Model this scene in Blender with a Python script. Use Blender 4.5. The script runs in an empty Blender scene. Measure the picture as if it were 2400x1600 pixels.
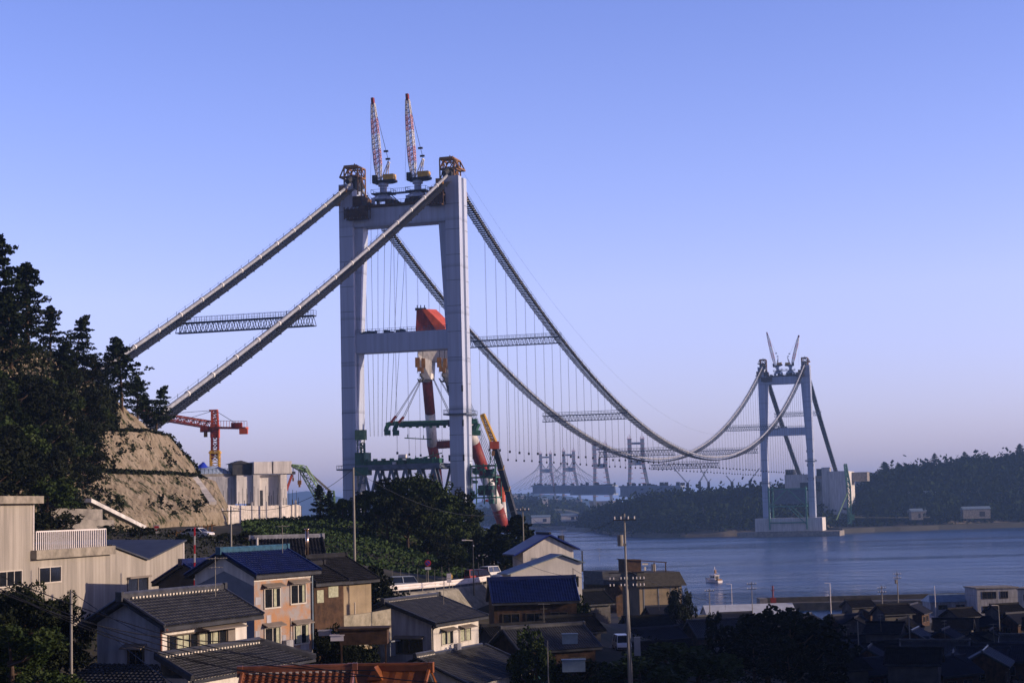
import bpy, bmesh, math, random
import numpy as np
from mathutils import Vector, Matrix, noise
random.seed(7); RNG = np.random.default_rng(7)
R = math.radians
sc = bpy.context.scene; COL = sc.collection
# ------------------------------------------------------------ camera
F_PX, PITCH, ROLL, CZ = 4033.4, R(5.443), R(-1.377), 32.24
fw = Vector((0, math.cos(PITCH), math.sin(PITCH))); up0 = Vector((0, -math.sin(PITCH), math.cos(PITCH)))
rt = math.cos(ROLL)*Vector((1, 0, 0)) + math.sin(ROLL)*up0
up = -math.sin(ROLL)*Vector((1, 0, 0)) + math.cos(ROLL)*up0
cd = bpy.data.cameras.new('camera'); cam = bpy.data.objects.new('camera', cd); COL.objects.link(cam)
cam.matrix_world = Matrix(((rt.x, up.x, -fw.x, 0), (rt.y, up.y, -fw.y, 0), (rt.z, up.z, -fw.z, CZ), (0, 0, 0, 1)))
cd.sensor_width = 36; cd.lens = F_PX/2400*36; cd.clip_start = 0.5; cd.clip_end = 60000
sc.camera = cam
# ------------------------------------------------------------ sky, sun, exposure
SUN_AZ, SUN_EL = R(98), R(13)
w = bpy.data.worlds.new('World'); sc.world = w; w.use_nodes = True
nt = w.node_tree; bg = nt.nodes['Background']
sky = nt.nodes.new('ShaderNodeTexSky'); sky.sky_type = 'NISHITA'; sky.sun_disc = False
sky.sun_elevation = SUN_EL; sky.sun_rotation = SUN_AZ; sky.air_density = 1.0; sky.dust_density = 0.6; sky.ozone_density = 3.0
tint = nt.nodes.new('ShaderNodeMix'); tint.data_type = 'RGBA'; tint.blend_type = 'MULTIPLY'; tint.inputs[0].default_value = 1
tint.inputs[7].default_value = (1.16, 0.97, 1.36, 1)
nt.links.new(sky.outputs[0], tint.inputs[6]); tcw = nt.nodes.new('ShaderNodeTexCoord'); sx = nt.nodes.new('ShaderNodeSeparateXYZ'); nt.links.new(tcw.outputs['Generated'], sx.inputs[0])
rw = nt.nodes.new('ShaderNodeValToRGB'); el = rw.color_ramp.elements
el[0].position = 0.0; el[0].color = (.73, .72, .90, 1); el[1].position = 1.0; el[1].color = (.10, .11, .17, 1)
for p_, c_ in ((.05, (.88, .83, .95, 1)), (.12, (1.06, .92, .95, 1)), (.29, (.80, .76, .85, 1)), (.40, (.42, .42, .55, 1))): e_ = rw.color_ramp.elements.new(p_); e_.color = c_
nt.links.new(sx.outputs['Z'], rw.inputs[0])
tin2 = nt.nodes.new('ShaderNodeMix'); tin2.data_type = 'RGBA'; tin2.blend_type = 'MULTIPLY'; tin2.inputs[0].default_value = 1
nt.links.new(tint.outputs[2], tin2.inputs[6]); nt.links.new(rw.outputs[0], tin2.inputs[7]); # the sky behind the camera (away from the afterglow) is dimmer
mrb = nt.nodes.new('ShaderNodeMapRange'); mrb.inputs[1].default_value = -.2; mrb.inputs[2].default_value = .45; mrb.inputs[3].default_value = .55; mrb.inputs[4].default_value = 1.0
nt.links.new(sx.outputs['Y'], mrb.inputs[0])
tin3 = nt.nodes.new('ShaderNodeMix'); tin3.data_type = 'RGBA'; tin3.blend_type = 'MULTIPLY'; tin3.inputs[0].default_value = 1
nt.links.new(tin2.outputs[2], tin3.inputs[6]); nt.links.new(mrb.outputs[0], tin3.inputs[7]); nt.links.new(tin3.outputs[2], bg.inputs[0]); bg.inputs[1].default_value = 0.15
sl = bpy.data.lights.new('sun', 'SUN'); sl.energy = 3.0; sl.angle = R(0.5); sl.color = (1.0, 0.77, 0.58)
so = bpy.data.objects.new('sun', sl); COL.objects.link(so)
sdir = Vector((math.sin(SUN_AZ)*math.cos(SUN_EL), math.cos(SUN_AZ)*math.cos(SUN_EL), math.sin(SUN_EL)))
so.rotation_euler = sdir.to_track_quat('Z', 'Y').to_euler(); so.location = (300, 0, 300)
sc.view_settings.view_transform = 'Standard'; sc.view_settings.look = 'None'
sc.view_settings.exposure = 0.68; sc.view_settings.gamma = 1
sc.render.engine = 'CYCLES'; sc.cycles.max_bounces = 5; sc.cycles.volume_bounces = 1
# ------------------------------------------------------------ pixel helpers (photo pixels, 2400 wide)
def at(px, py, D):
    d = fw + rt*((px-1200)/F_PX) - up*((py-800)/F_PX)
    return Vector((0, 0, CZ)) + d*(D/d.y)
def proj(p):
    v = Vector(p) - Vector((0, 0, CZ)); d = v.dot(fw)
    return 1200+F_PX*v.dot(rt)/d, 800-F_PX*v.dot(up)/d
def xz(px, z, D):
    """world point at depth D, height z, showing at column px"""
    x = (px-1200)/F_PX*D
    for _ in range(4): x += (px-proj((x, D, z))[0])/F_PX*D
    return Vector((x, D, z))
# ------------------------------------------------------------ mesh builder
class MB:
    def __init__(s): s.v = []; s.f = []; s.mi = []; s.m = 0
    def add(s, vs, fs):
        n = len(s.v); s.v += [tuple(v) for v in vs]; s.f += [tuple(i+n for i in f) for f in fs]; s.mi += [s.m]*len(fs); return s
    def box(s, x0, x1, y0, y1, z0, z1, T=None):
        vs = [Vector((x, y, z)) for z in (z0, z1) for y in (y0, y1) for x in (x0, x1)]
        if T is not None: vs = [T @ v for v in vs]
        return s.add(vs, [(0, 2, 3, 1), (4, 5, 7, 6), (0, 1, 5, 4), (2, 6, 7, 3), (0, 4, 6, 2), (1, 3, 7, 5)])
    def bar(s, p, q, w, h=None, upv=(0, 0, 1)):
        p = Vector(p); q = Vector(q); d = q-p
        if d.length < 1e-6: return s
        h = h or w; d.normalize(); u = Vector(upv)
        if abs(d.dot(u)) > .98: u = Vector((0, 1, 0))
        a = d.cross(u).normalized()*w/2; b = a.cross(d).normalized()*h/2
        vs = [p-a-b, p+a-b, p+a+b, p-a+b, q-a-b, q+a-b, q+a+b, q-a+b]
        return s.add(vs, [(0, 1, 2, 3), (4, 7, 6, 5), (0, 4, 5, 1), (1, 5, 6, 2), (2, 6, 7, 3), (3, 7, 4, 0)])
    def tube(s, pts, r, n=8):
        pts = [Vector(p) for p in pts]; k = len(pts); rs = r if isinstance(r, (list, tuple)) else [r]*k
        vs = []; ref = None
        for i, p in enumerate(pts):
            d = (pts[min(i+1, k-1)]-pts[max(i-1, 0)]).normalized()
            if ref is None: ref = Vector((0, 0, 1)) if abs(d.z) < .9 else Vector((1, 0, 0))
            a = d.cross(ref).normalized(); b = a.cross(d).normalized(); ref = b
            for j in range(n):
                t = 2*math.pi*j/n; vs.append(p+(a*math.cos(t)+b*math.sin(t))*rs[i])
        fs = [(i*n+j, i*n+(j+1) % n, (i+1)*n+(j+1) % n, (i+1)*n+j) for i in range(k-1) for j in range(n)]
        fs += [tuple(range(n-1, -1, -1)), tuple(range((k-1)*n, k*n))]
        return s.add(vs, fs)
    def prism(s, poly, vec):
        vec = Vector(vec); n = len(poly); vs = [Vector(p) for p in poly]; vs += [v+vec for v in vs]
        return s.add(vs, [tuple(range(n-1, -1, -1)), tuple(range(n, 2*n))]+[(i, (i+1) % n, n+(i+1) % n, n+i) for i in range(n)])
    def grid(s, P):
        k = len(P); m = len(P[0])
        return s.add([p for r in P for p in r], [(i*m+j, i*m+j+1, (i+1)*m+j+1, (i+1)*m+j) for i in range(k-1) for j in range(m-1)])
    def build(s, name, mat, parent=None, smooth=False, world=False, loc=None):
        me = bpy.data.meshes.new(name); me.from_pydata(s.v, [], s.f)
        mats = mat if isinstance(mat, (list, tuple)) else [mat]
        for m in mats: me.materials.append(m)
        if len(mats) > 1: me.polygons.foreach_set('material_index', s.mi)
        if smooth: me.polygons.foreach_set('use_smooth', [True]*len(me.polygons))
        me.update(); o = bpy.data.objects.new(name, me); COL.objects.link(o)
        if parent is not None:
            o.parent = parent
            if world: o.matrix_parent_inverse = (parent_chain(parent)).inverted()
        if loc is not None: o.location = loc
        return o
def parent_chain(p):
    Mx = p.matrix_basis.copy(); q = p
    while q.parent is not None:
        Mx = q.parent.matrix_basis @ q.matrix_parent_inverse @ Mx if False else (q.parent.matrix_basis @ q.matrix_parent_inverse @ Mx); q = q.parent
    return Mx
def tag(o, label, cat, group=None, kind=None):
    o['label'] = label
    if cat: o['category'] = cat
    if group: o['group'] = group
    if kind: o['kind'] = kind
    return o
def empty(name, loc, label, cat, rz=0, group=None):
    o = bpy.data.objects.new(name, None); COL.objects.link(o); o.location = loc; o.rotation_euler = (0, 0, rz)
    o.empty_display_size = .5
    return tag(o, label, cat, group)
def kids(o): return [c for c in bpy.data.objects if c.parent == o]
def dup(root, loc=None, rz=None, label=None, scale=None, group=None, prune=None):
    def cp(o, par):
        c = o.copy(); COL.objects.link(c); c.parent = par
        for ch in CH.get(o.name, []): cp(ch, c)
        return c
    CH = {}
    st = [root]
    while st:
        o = st.pop(); k = list(o.children); CH[o.name] = k; st += k
    c = cp(root, None)
    if loc is not None: c.location = loc
    if rz is not None: c.rotation_euler = (0, 0, rz)
    if scale is not None: c.scale = scale if isinstance(scale, (tuple, list)) else (scale,)*3
    if label: c['label'] = label
    if group: c['group'] = group
    return c
def structure(o): o['kind'] = 'structure'; return o
# ------------------------------------------------------------ materials
def M(name, c, rough=.75, var=.25, scale=1.0, bump=0., metal=0., c2=None, spec=.3, fine=None, stripes=None, rnd=0., rp=(.36, .64), streak=0):
    m = bpy.data.materials.new(name); m.use_nodes = True; t = m.node_tree; b = t.nodes['Principled BSDF']
    b.inputs['Roughness'].default_value = rough; b.inputs['Metallic'].default_value = metal
    b.inputs['Specular IOR Level'].default_value = spec
    tc = t.nodes.new('ShaderNodeTexCoord'); n = t.nodes.new('ShaderNodeTexNoise'); n.inputs['Scale'].default_value = scale
    n.inputs['Detail'].default_value = 6; n.inputs['Roughness'].default_value = .65
    if streak:
        mpn = t.nodes.new('ShaderNodeMapping'); mpn.inputs['Scale'].default_value = (1, 1, streak); t.links.new(tc.outputs['Object'], mpn.inputs[0]); t.links.new(mpn.outputs[0], n.inputs['Vector'])
    else: t.links.new(tc.outputs['Object'], n.inputs['Vector'])
    r = t.nodes.new('ShaderNodeValToRGB'); r.color_ramp.elements[0].position, r.color_ramp.elements[1].position = rp
    a = [max(0, k*(1-var)) for k in c] if c2 is None else c
    d = [k*(1+var) for k in c] if c2 is None else c2
    r.color_ramp.elements[0].color = (*a, 1); r.color_ramp.elements[1].color = (*d, 1)
    t.links.new(n.outputs['Fac'], r.inputs[0]); out = r.outputs[0]
    if stripes:  # (scale, strength, axis) thin panel joints / boards
        wv = t.nodes.new('ShaderNodeTexWave'); wv.wave_type = 'BANDS'; wv.bands_direction = stripes[2]; wv.wave_profile = 'SAW'
        wv.inputs['Scale'].default_value = stripes[0]; wv.inputs['Distortion'].default_value = 0
        t.links.new(tc.outputs['Object'], wv.inputs['Vector'])
        rr = t.nodes.new('ShaderNodeValToRGB'); rr.color_ramp.elements[0].position = 0; rr.color_ramp.elements[0].color = (1-stripes[1],)*3+(1,)
        rr.color_ramp.elements[1].position = .09; rr.color_ramp.elements[1].color = (1, 1, 1, 1)
        t.links.new(wv.outputs['Fac'], rr.inputs[0])
        mm = t.nodes.new('ShaderNodeMix'); mm.data_type = 'RGBA'; mm.blend_type = 'MULTIPLY'; mm.inputs[0].default_value = 1
        t.links.new(out, mm.inputs[6]); t.links.new(rr.outputs[0], mm.inputs[7]); out = mm.outputs[2]
    if rnd:
        oi = t.nodes.new('ShaderNodeObjectInfo'); hs = t.nodes.new('ShaderNodeHueSaturation'); mr = t.nodes.new('ShaderNodeMapRange')
        mr.inputs[3].default_value = 1-rnd; mr.inputs[4].default_value = 1+rnd
        t.links.new(oi.outputs['Random'], mr.inputs[0]); t.links.new(mr.outputs[0], hs.inputs['Value']); t.links.new(out, hs.inputs['Color']); out = hs.outputs[0]
    t.links.new(out, b.inputs['Base Color'])
    if bump:
        bn = t.nodes.new('ShaderNodeBump'); bn.inputs['Strength'].default_value = min(1, bump); bn.inputs['Distance'].default_value = .05*max(1, bump)
        n2 = t.nodes.new('ShaderNodeTexNoise'); n2.inputs['Scale'].default_value = fine or scale*8; n2.inputs['Detail'].default_value = 5
        t.links.new(tc.outputs['Object'], n2.inputs['Vector']); t.links.new(n2.outputs['Fac'], bn.inputs['Height']); t.links.new(bn.outputs[0], b.inputs['Normal'])
    return m
steel = M('tower_grey_paint', (.44, .50, .62), .5, .12, .7, streak=.03, stripes=(.019, .28, 'Z'), rnd=.03)
silver = M('cable_silver', (.31, .33, .37), .5, .18, .8)
hangm = M('hanger_rope_steel', (.2, .21, .24), .6, .1)
bandm = M('band_white', (.75, .74, .7), .5, .1)
netm = M('catwalk_mesh_steel', (.018, .02, .024), .7, .5, 2.0)
ropem = M('rope_steel', (.05, .055, .065), .6, .2)
brownsc = M('scaffold_brown', (.09, .05, .03), .8, .5, .7)
ochre = M('ochre_paint', (.27, .13, .03), .55, .3, .9)
orange = M('orange_red_paint', (.5, .085, .03), .5, .2, .5)
redp = M('red_paint', (.24, .032, .02), .55, .35, 1.0, streak=.2)
whitep = M('white_paint', (.68, .66, .62), .55, .22, 1.0, streak=.2)
pinkp = M('faded_red_paint', (.6, .33, .34), .5, .2, .8)
greenp = M('green_paint', (.03, .12, .07), .5, .3, .6)
lgreen = M('pale_green_paint', (.13, .23, .10), .55, .3, .8)
yellow = M('yellow_paint', (.65, .38, .05), .5, .2, .8)
dark = M('dark_steel', (.03, .032, .038), .6, .4, 1)
truss = M('truss_blue_grey', (.10, .13, .17), .55, .3, .5)
conc = M('concrete', (.60, .575, .54), .85, .2, .7, streak=.1, bump=.3, stripes=(.16, .14, 'Z'))
concd = M('old_concrete', (.24, .22, .19), .9, .35, .6, bump=.5)
tile = M('grey_roof_tile', (.045, .047, .053), .38, .35, 1.6, spec=.5, rnd=.08)
tileb = M('brown_roof_tile', (.17, .06, .028), .42, .35, 1.6, spec=.5)
tileo = M('orange_roof_sheet', (.22, .07, .02), .55, .3, .8)
bluet = M('blue_roof_tile', (.006, .013, .075), .28, .35, 1.5, spec=.5)
tealt = M('teal_ridge_tile', (.03, .09, .14), .35, .3, 3)
tiled = M('dark_shade_toned_tile', (.013, .0135, .017), .75, .5, 1.2, rnd=.25, spec=.15)  # dark tile, taken darker still to carry the harbour town's shade
mortar = M('mortar', (.6, .55, .45), .9, .1)
plaster = M('white_plaster', (.60, .56, .50), .85, .2, 1.6, bump=.1, streak=.12)
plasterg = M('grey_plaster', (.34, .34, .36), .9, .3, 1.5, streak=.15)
beige = M('beige_cladding', (.33, .30, .255), .85, .22, 1.2, streak=.08, stripes=(.55, .3, 'X'))
shadew = M('shade_toned_plaster', (.085, .08, .075), .9, .3, .6)  # darker copy of the wall plaster, town shade put into the colour
dkconc = M('dark_concrete', (.075, .07, .06), .9, .35, .4)  # darker concrete for the breakwater
beigec = M('beige_coping', (.27, .24, .19), .85, .35, .9)
rust = M('weathered_orange_siding', (.38, .20, .10), .8, .1, .7, c2=(.30, .275, .265), stripes=(2.6, .5, 'X'), rp=(.42, .58))
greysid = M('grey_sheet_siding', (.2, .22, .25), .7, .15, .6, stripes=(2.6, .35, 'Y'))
whsid = M('pale_sheet_siding', (.58, .55, .5), .7, .1, .4, stripes=(.8, .25, 'X'))
sheetb = M('pale_blue_sheet', (.2, .27, .33), .45, .2, .7)
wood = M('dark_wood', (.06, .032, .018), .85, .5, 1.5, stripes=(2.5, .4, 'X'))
tanw = M('tan_wall', (.30, .235, .15), .85, .2, .4, stripes=(.25, .3, 'X'))
frame = M('window_frame', (.55, .5, .42), .5, .1)
framed = M('dark_window_frame', (.1, .08, .06), .5, .1)
curt = M('curtain', (.35, .36, .25), .9, .25, 4)
shutter = M('shutter_box', (.20, .17, .14), .7, .15)
glass = M('window_glass', (.012, .014, .018), .12, .2, spec=.6)
rubber = M('rubber', (.02, .02, .02), .8, .1)
bark = M('bark', (.07, .045, .03), .9, .3, 3)
leafd = M('pine_needles', (.006, .013, .005), .75, .4, .6, c2=(.016, .024, .008), rnd=.35, spec=.1)
leafg = M('green_leaves', (.016, .032, .007), .7, .4, .5, c2=(.042, .06, .016), rnd=.35, spec=.1)
leafn = M('near_dark_leaves', (.008, .013, .006), .75, .4, .9, c2=(.02, .026, .01), rnd=.3, spec=.1)
leafdk = M('dark_leaves', (.006, .011, .006), .75, .4, .5, c2=(.019, .023, .009), rnd=.4, spec=.1)
grass = M('dry_grass', (.04, .05, .015), .9, .4, .7, c2=(.13, .09, .035))
grassg = M('green_grass', (.015, .04, .01), .9, .3, .5, c2=(.05, .085, .02))
polem = M('concrete_pole', (.28, .26, .22), .8, .12)
asph = M('asphalt', (.05, .05, .05), .9, .2, 1.2, bump=.4)
signr = M('sign_red', (.55, .03, .03), .4, .05)
signb = M('sign_blue', (.03, .06, .35), .4, .05)
brail = M('rail_white', (.78, .72, .68), .5, .06)
# ------------------------------------------------------------ ground, sea
def hz(px): return 1213.4-.02404*px
ctl = []
def c(px, D, z): p = xz(px, z, D); ctl.append((p.x, D, z))
for a in [(400, 90, 20.3), (600, 90, 19.5), (590, 115, 22.5), (730, 120, 22.5), (430, 150, 24), (200, 140, 24), (0, 130, 24), (-300, 130, 26), (760, 150, 21.5), (820, 165, 21.5),
          (470, 237, 28.5), (300, 240, 29.6), (560, 260, 29.2), (650, 230, 27.5), (700, 200, 24.5), (880, 212, 22.1), (1030, 222, 22.0), (1165, 232, 21.9), (1250, 245, 19.5),
          (850, 175, 18.6), (930, 195, 18.4), (1090, 200, 18.0), (1000, 160, 14), (1240, 160, 13), (900, 100, 15), (1200, 100, 11.5), (1000, 130, 12.3), (1150, 130, 11.8), (1000, 100, 12), (900, 125, 14), (820, 110, 16), (1280, 150, 12), (1280, 200, 16.5), (1410, 195, 16.6), (1420, 150, 16.0), (1400, 110, 17),
          (1395, 300, 10), (1400, 380, 6.5), (1600, 160, 12), (1600, 220, 9.5), (1600, 320, 5.5), (2000, 230, 6), (2400, 230, 7), (2000, 400, 2.6), (2400, 440, 2.6), (1700, 400, 2.8), (2700, 450, 2.6),
          (1480, 380, 6), (1300, 300, 12), (700, 300, 29.8), (800, 310, 31), (930, 310, 31.5), (1010, 310, 28), (1085, 300, 22.5), (1120, 330, 18), (900, 262, 26), (800, 255, 26.6), (1000, 255, 23.6), (950, 240, 23.2),
          (730, 380, 24), (950, 380, 22), (1100, 420, 8), (600, 330, 29), (600, 400, 26), (450, 400, 28), (600, 470, 24), (400, 480, 24), (700, 520, 12), (820, 600, 5), (1000, 560, 3), (500, 640, 3), (200, 640, 2),
          (1150, 480, -3), (1250, 400, -1), (1420, 450, -3), (1560, 480, -3), (1750, 470, -3), (2000, 490, -3), (2500, 540, -3), (1100, 640, -4), (1500, 640, -5), (2200, 640, -5), (2900, 620, -4), (600, 740, -5), (100, 740, -5)]: c(*a)
ctl += [(0, 0, 29), (-25, 20, 29), (25, 20, 28), (0, 45, 24), (-30, 60, 23), (30, 60, 20), (-60, 0, 34), (60, 0, 26), (-90, 100, 32), (60, 90, 13), (90, 60, 14), (-120, 250, 34), (-140, 400, 25), (-160, 560, 8), (0, -60, 32), (90, 160, 9), (120, 240, 8)]
CT = np.array(ctl)
def _phi(r2): return np.where(r2 > 1e-9, r2*np.log(np.maximum(r2, 1e-9)), 0)*.5
_n = len(CT); _P = np.c_[np.ones(_n), CT[:, :2]/100]
_K = _phi((((CT[:, None, :2]-CT[None, :, :2])/100)**2).sum(-1))+np.eye(_n)*.002
_A = np.block([[_K, _P], [_P.T, np.zeros((3, 3))]]); _W = np.linalg.solve(_A, np.r_[CT[:, 2], 0, 0, 0])
def sstep(a, b, x): t = np.clip((x-a)/(b-a), 0, 1); return t*t*(3-2*t)
def gz_arr(X, Y):
    Q = np.stack([X, Y], -1)/100
    z = _W[_n]+Q[..., 0]*_W[_n+1]+Q[..., 1]*_W[_n+2]
    for i in range(_n): z = z+_W[i]*_phi(((Q-CT[i, :2]/100)**2).sum(-1))
    z = np.clip(z, -6, 40)
    # out-of-frame wooded ridge, added and sized so its shadow covers the harbour streets
    edge = 0.2976*Y+22
    rise = 41*sstep(0, 72, X-np.maximum(edge, 78))*sstep(30, 100, Y)*(1-sstep(285, 345, Y))
    return z+rise
def gz(x, y): return float(gz_arr(np.array([float(x)]), np.array([float(y)]))[0])
xs = np.arange(-260, 420, 4.0); ys = np.arange(-60, 760, 4.0); XX, YY = np.meshgrid(xs, ys); ZZ = gz_arr(XX, YY)
g = MB(); g.grid([[(XX[i, j], YY[i, j], ZZ[i, j]) for j in range(len(xs))] for i in range(len(ys))])
groundm = M('ground_soil', (.018, .022, .012), .95, .3, .12, c2=(.06, .052, .035), bump=.6, fine=1.5)
go = g.build('ground', groundm, smooth=True); structure(go)
# sea
wm = bpy.data.materials.new('sea_water'); wm.use_nodes = True; t = wm.node_tree; b = t.nodes['Principled BSDF']
b.inputs['Base Color'].default_value = (.014, .055, .15, 1); b.inputs['Roughness'].default_value = .2; b.inputs['IOR'].default_value = 1.33
tc = t.nodes.new('ShaderNodeTexCoord'); last = None
mp = t.nodes.new('ShaderNodeMapping'); mp.inputs['Scale'].default_value = (.55, 1, 1); t.links.new(tc.outputs['Object'], mp.inputs[0])
for s_, st, ds in ((.012, .8, 14.0), (.05, .9, 5.0), (.2, 1., 2.0), (.8, 1., .6)):
    n = t.nodes.new('ShaderNodeTexNoise'); n.inputs['Scale'].default_value = s_; n.inputs['Detail'].default_value = 4
    t.links.new(mp.outputs[0], n.inputs['Vector'])
    bn = t.nodes.new('ShaderNodeBump'); bn.inputs['Strength'].default_value = st; bn.inputs['Distance'].default_value = ds
    t.links.new(n.outputs['Fac'], bn.inputs['Height'])
    if last: t.links.new(last.outputs[0], bn.inputs['Normal'])
    last = bn
wn = t.nodes.new('ShaderNodeTexNoise'); wn.inputs['Scale'].default_value = .006; wn.inputs['Detail'].default_value = 5; mp2 = t.nodes.new('ShaderNodeMapping'); mp2.inputs['Scale'].default_value = (.35, 1.6, 1)
t.links.new(tc.outputs['Object'], mp2.inputs[0]); t.links.new(mp2.outputs[0], wn.inputs['Vector'])
mrw = t.nodes.new('ShaderNodeMapRange'); mrw.inputs[1].default_value = .4; mrw.inputs[2].default_value = .6; mrw.inputs[3].default_value = .08; mrw.inputs[4].default_value = .26
t.links.new(wn.outputs['Fac'], mrw.inputs[0]); t.links.new(mrw.outputs[0], b.inputs['Roughness'])
t.links.new(last.outputs[0], b.inputs['Normal'])
wa = MB(); wa.add([(-9000, -250, 0), (9000, -250, 0), (9000, 27000, 0), (-9000, 27000, 0)], [(0, 1, 2, 3)])
structure(wa.build('sea_water', wm))
# ------------------------------------------------------------ left hill with cut slopes
H = [(-250, [(1330, 150), (1300, 153), (1150, 170), (1147, 173), (960, 195), (957, 198), (640, 222), (900, 300)]),
     (0, [(1262, 178), (1245, 180), (1113, 200), (1111, 203), (985, 218), (982, 221), (790, 242), (950, 330)]),
     (120, [(1250, 203), (1235, 206), (1111, 227), (1109, 230), (1000, 245), (998, 248), (835, 268), (1000, 345)]),
     (200, [(1242, 226), (1225, 229), (1109, 250), (1107, 253), (1008, 268), (1006, 271), (890, 285), (1030, 350)]),
     (235, [(1240, 234), (1221, 237), (1109, 258), (1107, 261), (1010, 276), (1008, 279), (905, 291), (1045, 352)]),
     (265, [(1238, 240), (1218, 243), (1109, 265), (1107, 268), (1011, 282), (1009, 285), (930, 296), (1060, 355)]),
     (345, [(1234, 255), (1210, 258), (1112, 280), (1110, 283), (1014, 296), (1012, 299), (1003, 304), (1100, 355)]),
     (395, [(1230, 265), (1206, 268), (1114, 292), (1112, 295), (1024, 312), (1022, 314), (1020, 316), (1130, 358)]),
     (445, [(1226, 275), (1203, 278), (1117, 303), (1115, 306), (1082, 315), (1080, 317), (1078, 318), (1150, 360)]),
     (470, [(1224, 282), (1201, 285), (1121, 310), (1119, 312), (1118, 314), (1117, 315), (1116, 316), (1170, 360)]),
     (505, [(1222, 292), (1200, 295), (1130, 318), (1129, 319), (1128, 320), (1127, 321), (1126, 322), (1190, 360)]),
     (535, [(1222, 305), (1212, 307), (1186, 318), (1185, 319), (1184, 320), (1183, 321), (1182, 322), (1205, 350)])]
hcols = [[np.array(at(px, y, D)) for y, D in rows] for px, rows in H]
def hillpt(u, v):
    i = min(int(u), len(hcols)-2); j = min(int(v), 6); a = u-i; b_ = v-j
    return (hcols[i][j]*(1-a)+hcols[i+1][j]*a)*(1-b_)+(hcols[i][j+1]*(1-a)+hcols[i+1][j+1]*a)*b_
hb = MB(); P = []
us = np.linspace(0, len(H)-1, 260); vs_ = [0, .25, .5, .75]+[1+k/9 for k in range(9)]+[2, 2.5, 3]+[3+k/9 for k in range(1, 9)]+[4, 4.5]+[5+k/8 for k in range(8)]+[6, 6.3, 6.6, 7]
for v in vs_:
    row = []
    for u in us:
        p = hillpt(u, v); k = 0 if v < .2 or v > 6.8 else 1
        if v == 0: p = p+np.array([0, 0, -5])
        d = noise.noise(Vector(p)*.12)*1.3+noise.noise(Vector(p)*.4)*.7+abs(noise.noise(Vector((p[0]*.5, p[1]*.5, p[2]*.12))))*1.3
        p = p+np.array([.3, -.8, .3])*d*k*(.5 if v > 1 else .3); row.append(tuple(p))
    P.append(row)
hb.grid(P)
# cut slope: bare tan soil, with ragged green growth
hm = bpy.data.materials.new('cut_slope_soil'); hm.use_nodes = True; t = hm.node_tree; b = t.nodes['Principled BSDF']; b.inputs['Roughness'].default_value = .95
b.inputs['Specular IOR Level'].default_value = .1
tc = t.nodes.new('ShaderNodeTexCoord')
def nz(s, det=6, ro=.6):
    n = t.nodes.new('ShaderNodeTexNoise'); n.inputs['Scale'].default_value = s; n.inputs['Detail'].default_value = det; n.inputs['Roughness'].default_value = ro
    t.links.new(tc.outputs['Object'], n.inputs['Vector']); return n
def ramp(n, p0, c0, p1, c1):
    r = t.nodes.new('ShaderNodeValToRGB'); r.color_ramp.elements[0].position = p0; r.color_ramp.elements[0].color = (*c0, 1)
    r.color_ramp.elements[1].position = p1; r.color_ramp.elements[1].color = (*c1, 1); t.links.new(n.outputs[0], r.inputs[0]); return r
soil = ramp(nz(.35), .35, (.31, .25, .17), .65, (.49, .41, .30))
gr = ramp(nz(1.1, 8, .7), .42, (.02, .03, .01), .6, (.06, .075, .025))
msk = ramp(nz(.3, 10, .8), .515, (0, 0, 0), .56, (1, 1, 1))
mx = t.nodes.new('ShaderNodeMix'); mx.data_type = 'RGBA'
t.links.new(msk.outputs[0], mx.inputs[0]); t.links.new(soil.outputs[0], mx.inputs[6]); t.links.new(gr.outputs[0], mx.inputs[7])
t.links.new(mx.outputs[2], b.inputs['Base Color'])
bn = t.nodes.new('ShaderNodeBump'); bn.inputs['Strength'].default_value = 1.0; bn.inputs['Distance'].default_value = .9
t.links.new(nz(1.1, 10, .75).outputs[0], bn.inputs['Height']); t.links.new(bn.outputs[0], b.inputs['Normal'])
hill = hb.build('hillside', hm, smooth=False); structure(hill)
# ------------------------------------------------------------ leaf clouds and trees
def quads(C, size, flat=.0):
    """random leaf-sized quads at centres C (n,3)"""
    n = len(C); a = RNG.normal(size=(n, 3)); a[:, 2] *= (1-flat); a /= np.linalg.norm(a, axis=1)[:, None]+1e-9
    b_ = RNG.normal(size=(n, 3)); b_[:, 2] *= (1-flat); b_ -= a*(a*b_).sum(1)[:, None]; b_ /= np.linalg.norm(b_, axis=1)[:, None]+1e-9
    s = (size if np.ndim(size) else np.full(n, size))*RNG.uniform(.6, 1.3, n); s = s[:, None]/2
    V = np.stack([C-a*s-b_*s*.6, C+a*s-b_*s*.45, C+a*s*.9+b_*s*.6, C-a*s+b_*s*.5], 1).reshape(-1, 3)
    return V
def cloud(name, C, size, mat, flat=0., parent=None):
    V = quads(np.asarray(C), size, flat); n = len(V)//4
    me = bpy.data.meshes.new(name); me.vertices.add(4*n); me.vertices.foreach_set('co', V.ravel())
    me.loops.add(4*n); me.loops.foreach_set('vertex_index', np.arange(4*n)); me.polygons.add(n)
    me.polygons.foreach_set('loop_start', np.arange(0, 4*n, 4)); me.polygons.foreach_set('loop_total', np.full(n, 4))
    me.materials.append(mat); me.update(calc_edges=True); me.validate()
    o = bpy.data.objects.new(name, me); COL.objects.link(o)
    if parent: o.parent = parent
    return o
def ball(c0, r, n):
    d = RNG.normal(size=(n, 3)); d /= np.linalg.norm(d, axis=1)[:, None]; rr = RNG.uniform(.55, 1.05, n)**.6
    return np.array(c0)+d*rr[:, None]*np.array(r)
HIDE = []
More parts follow.
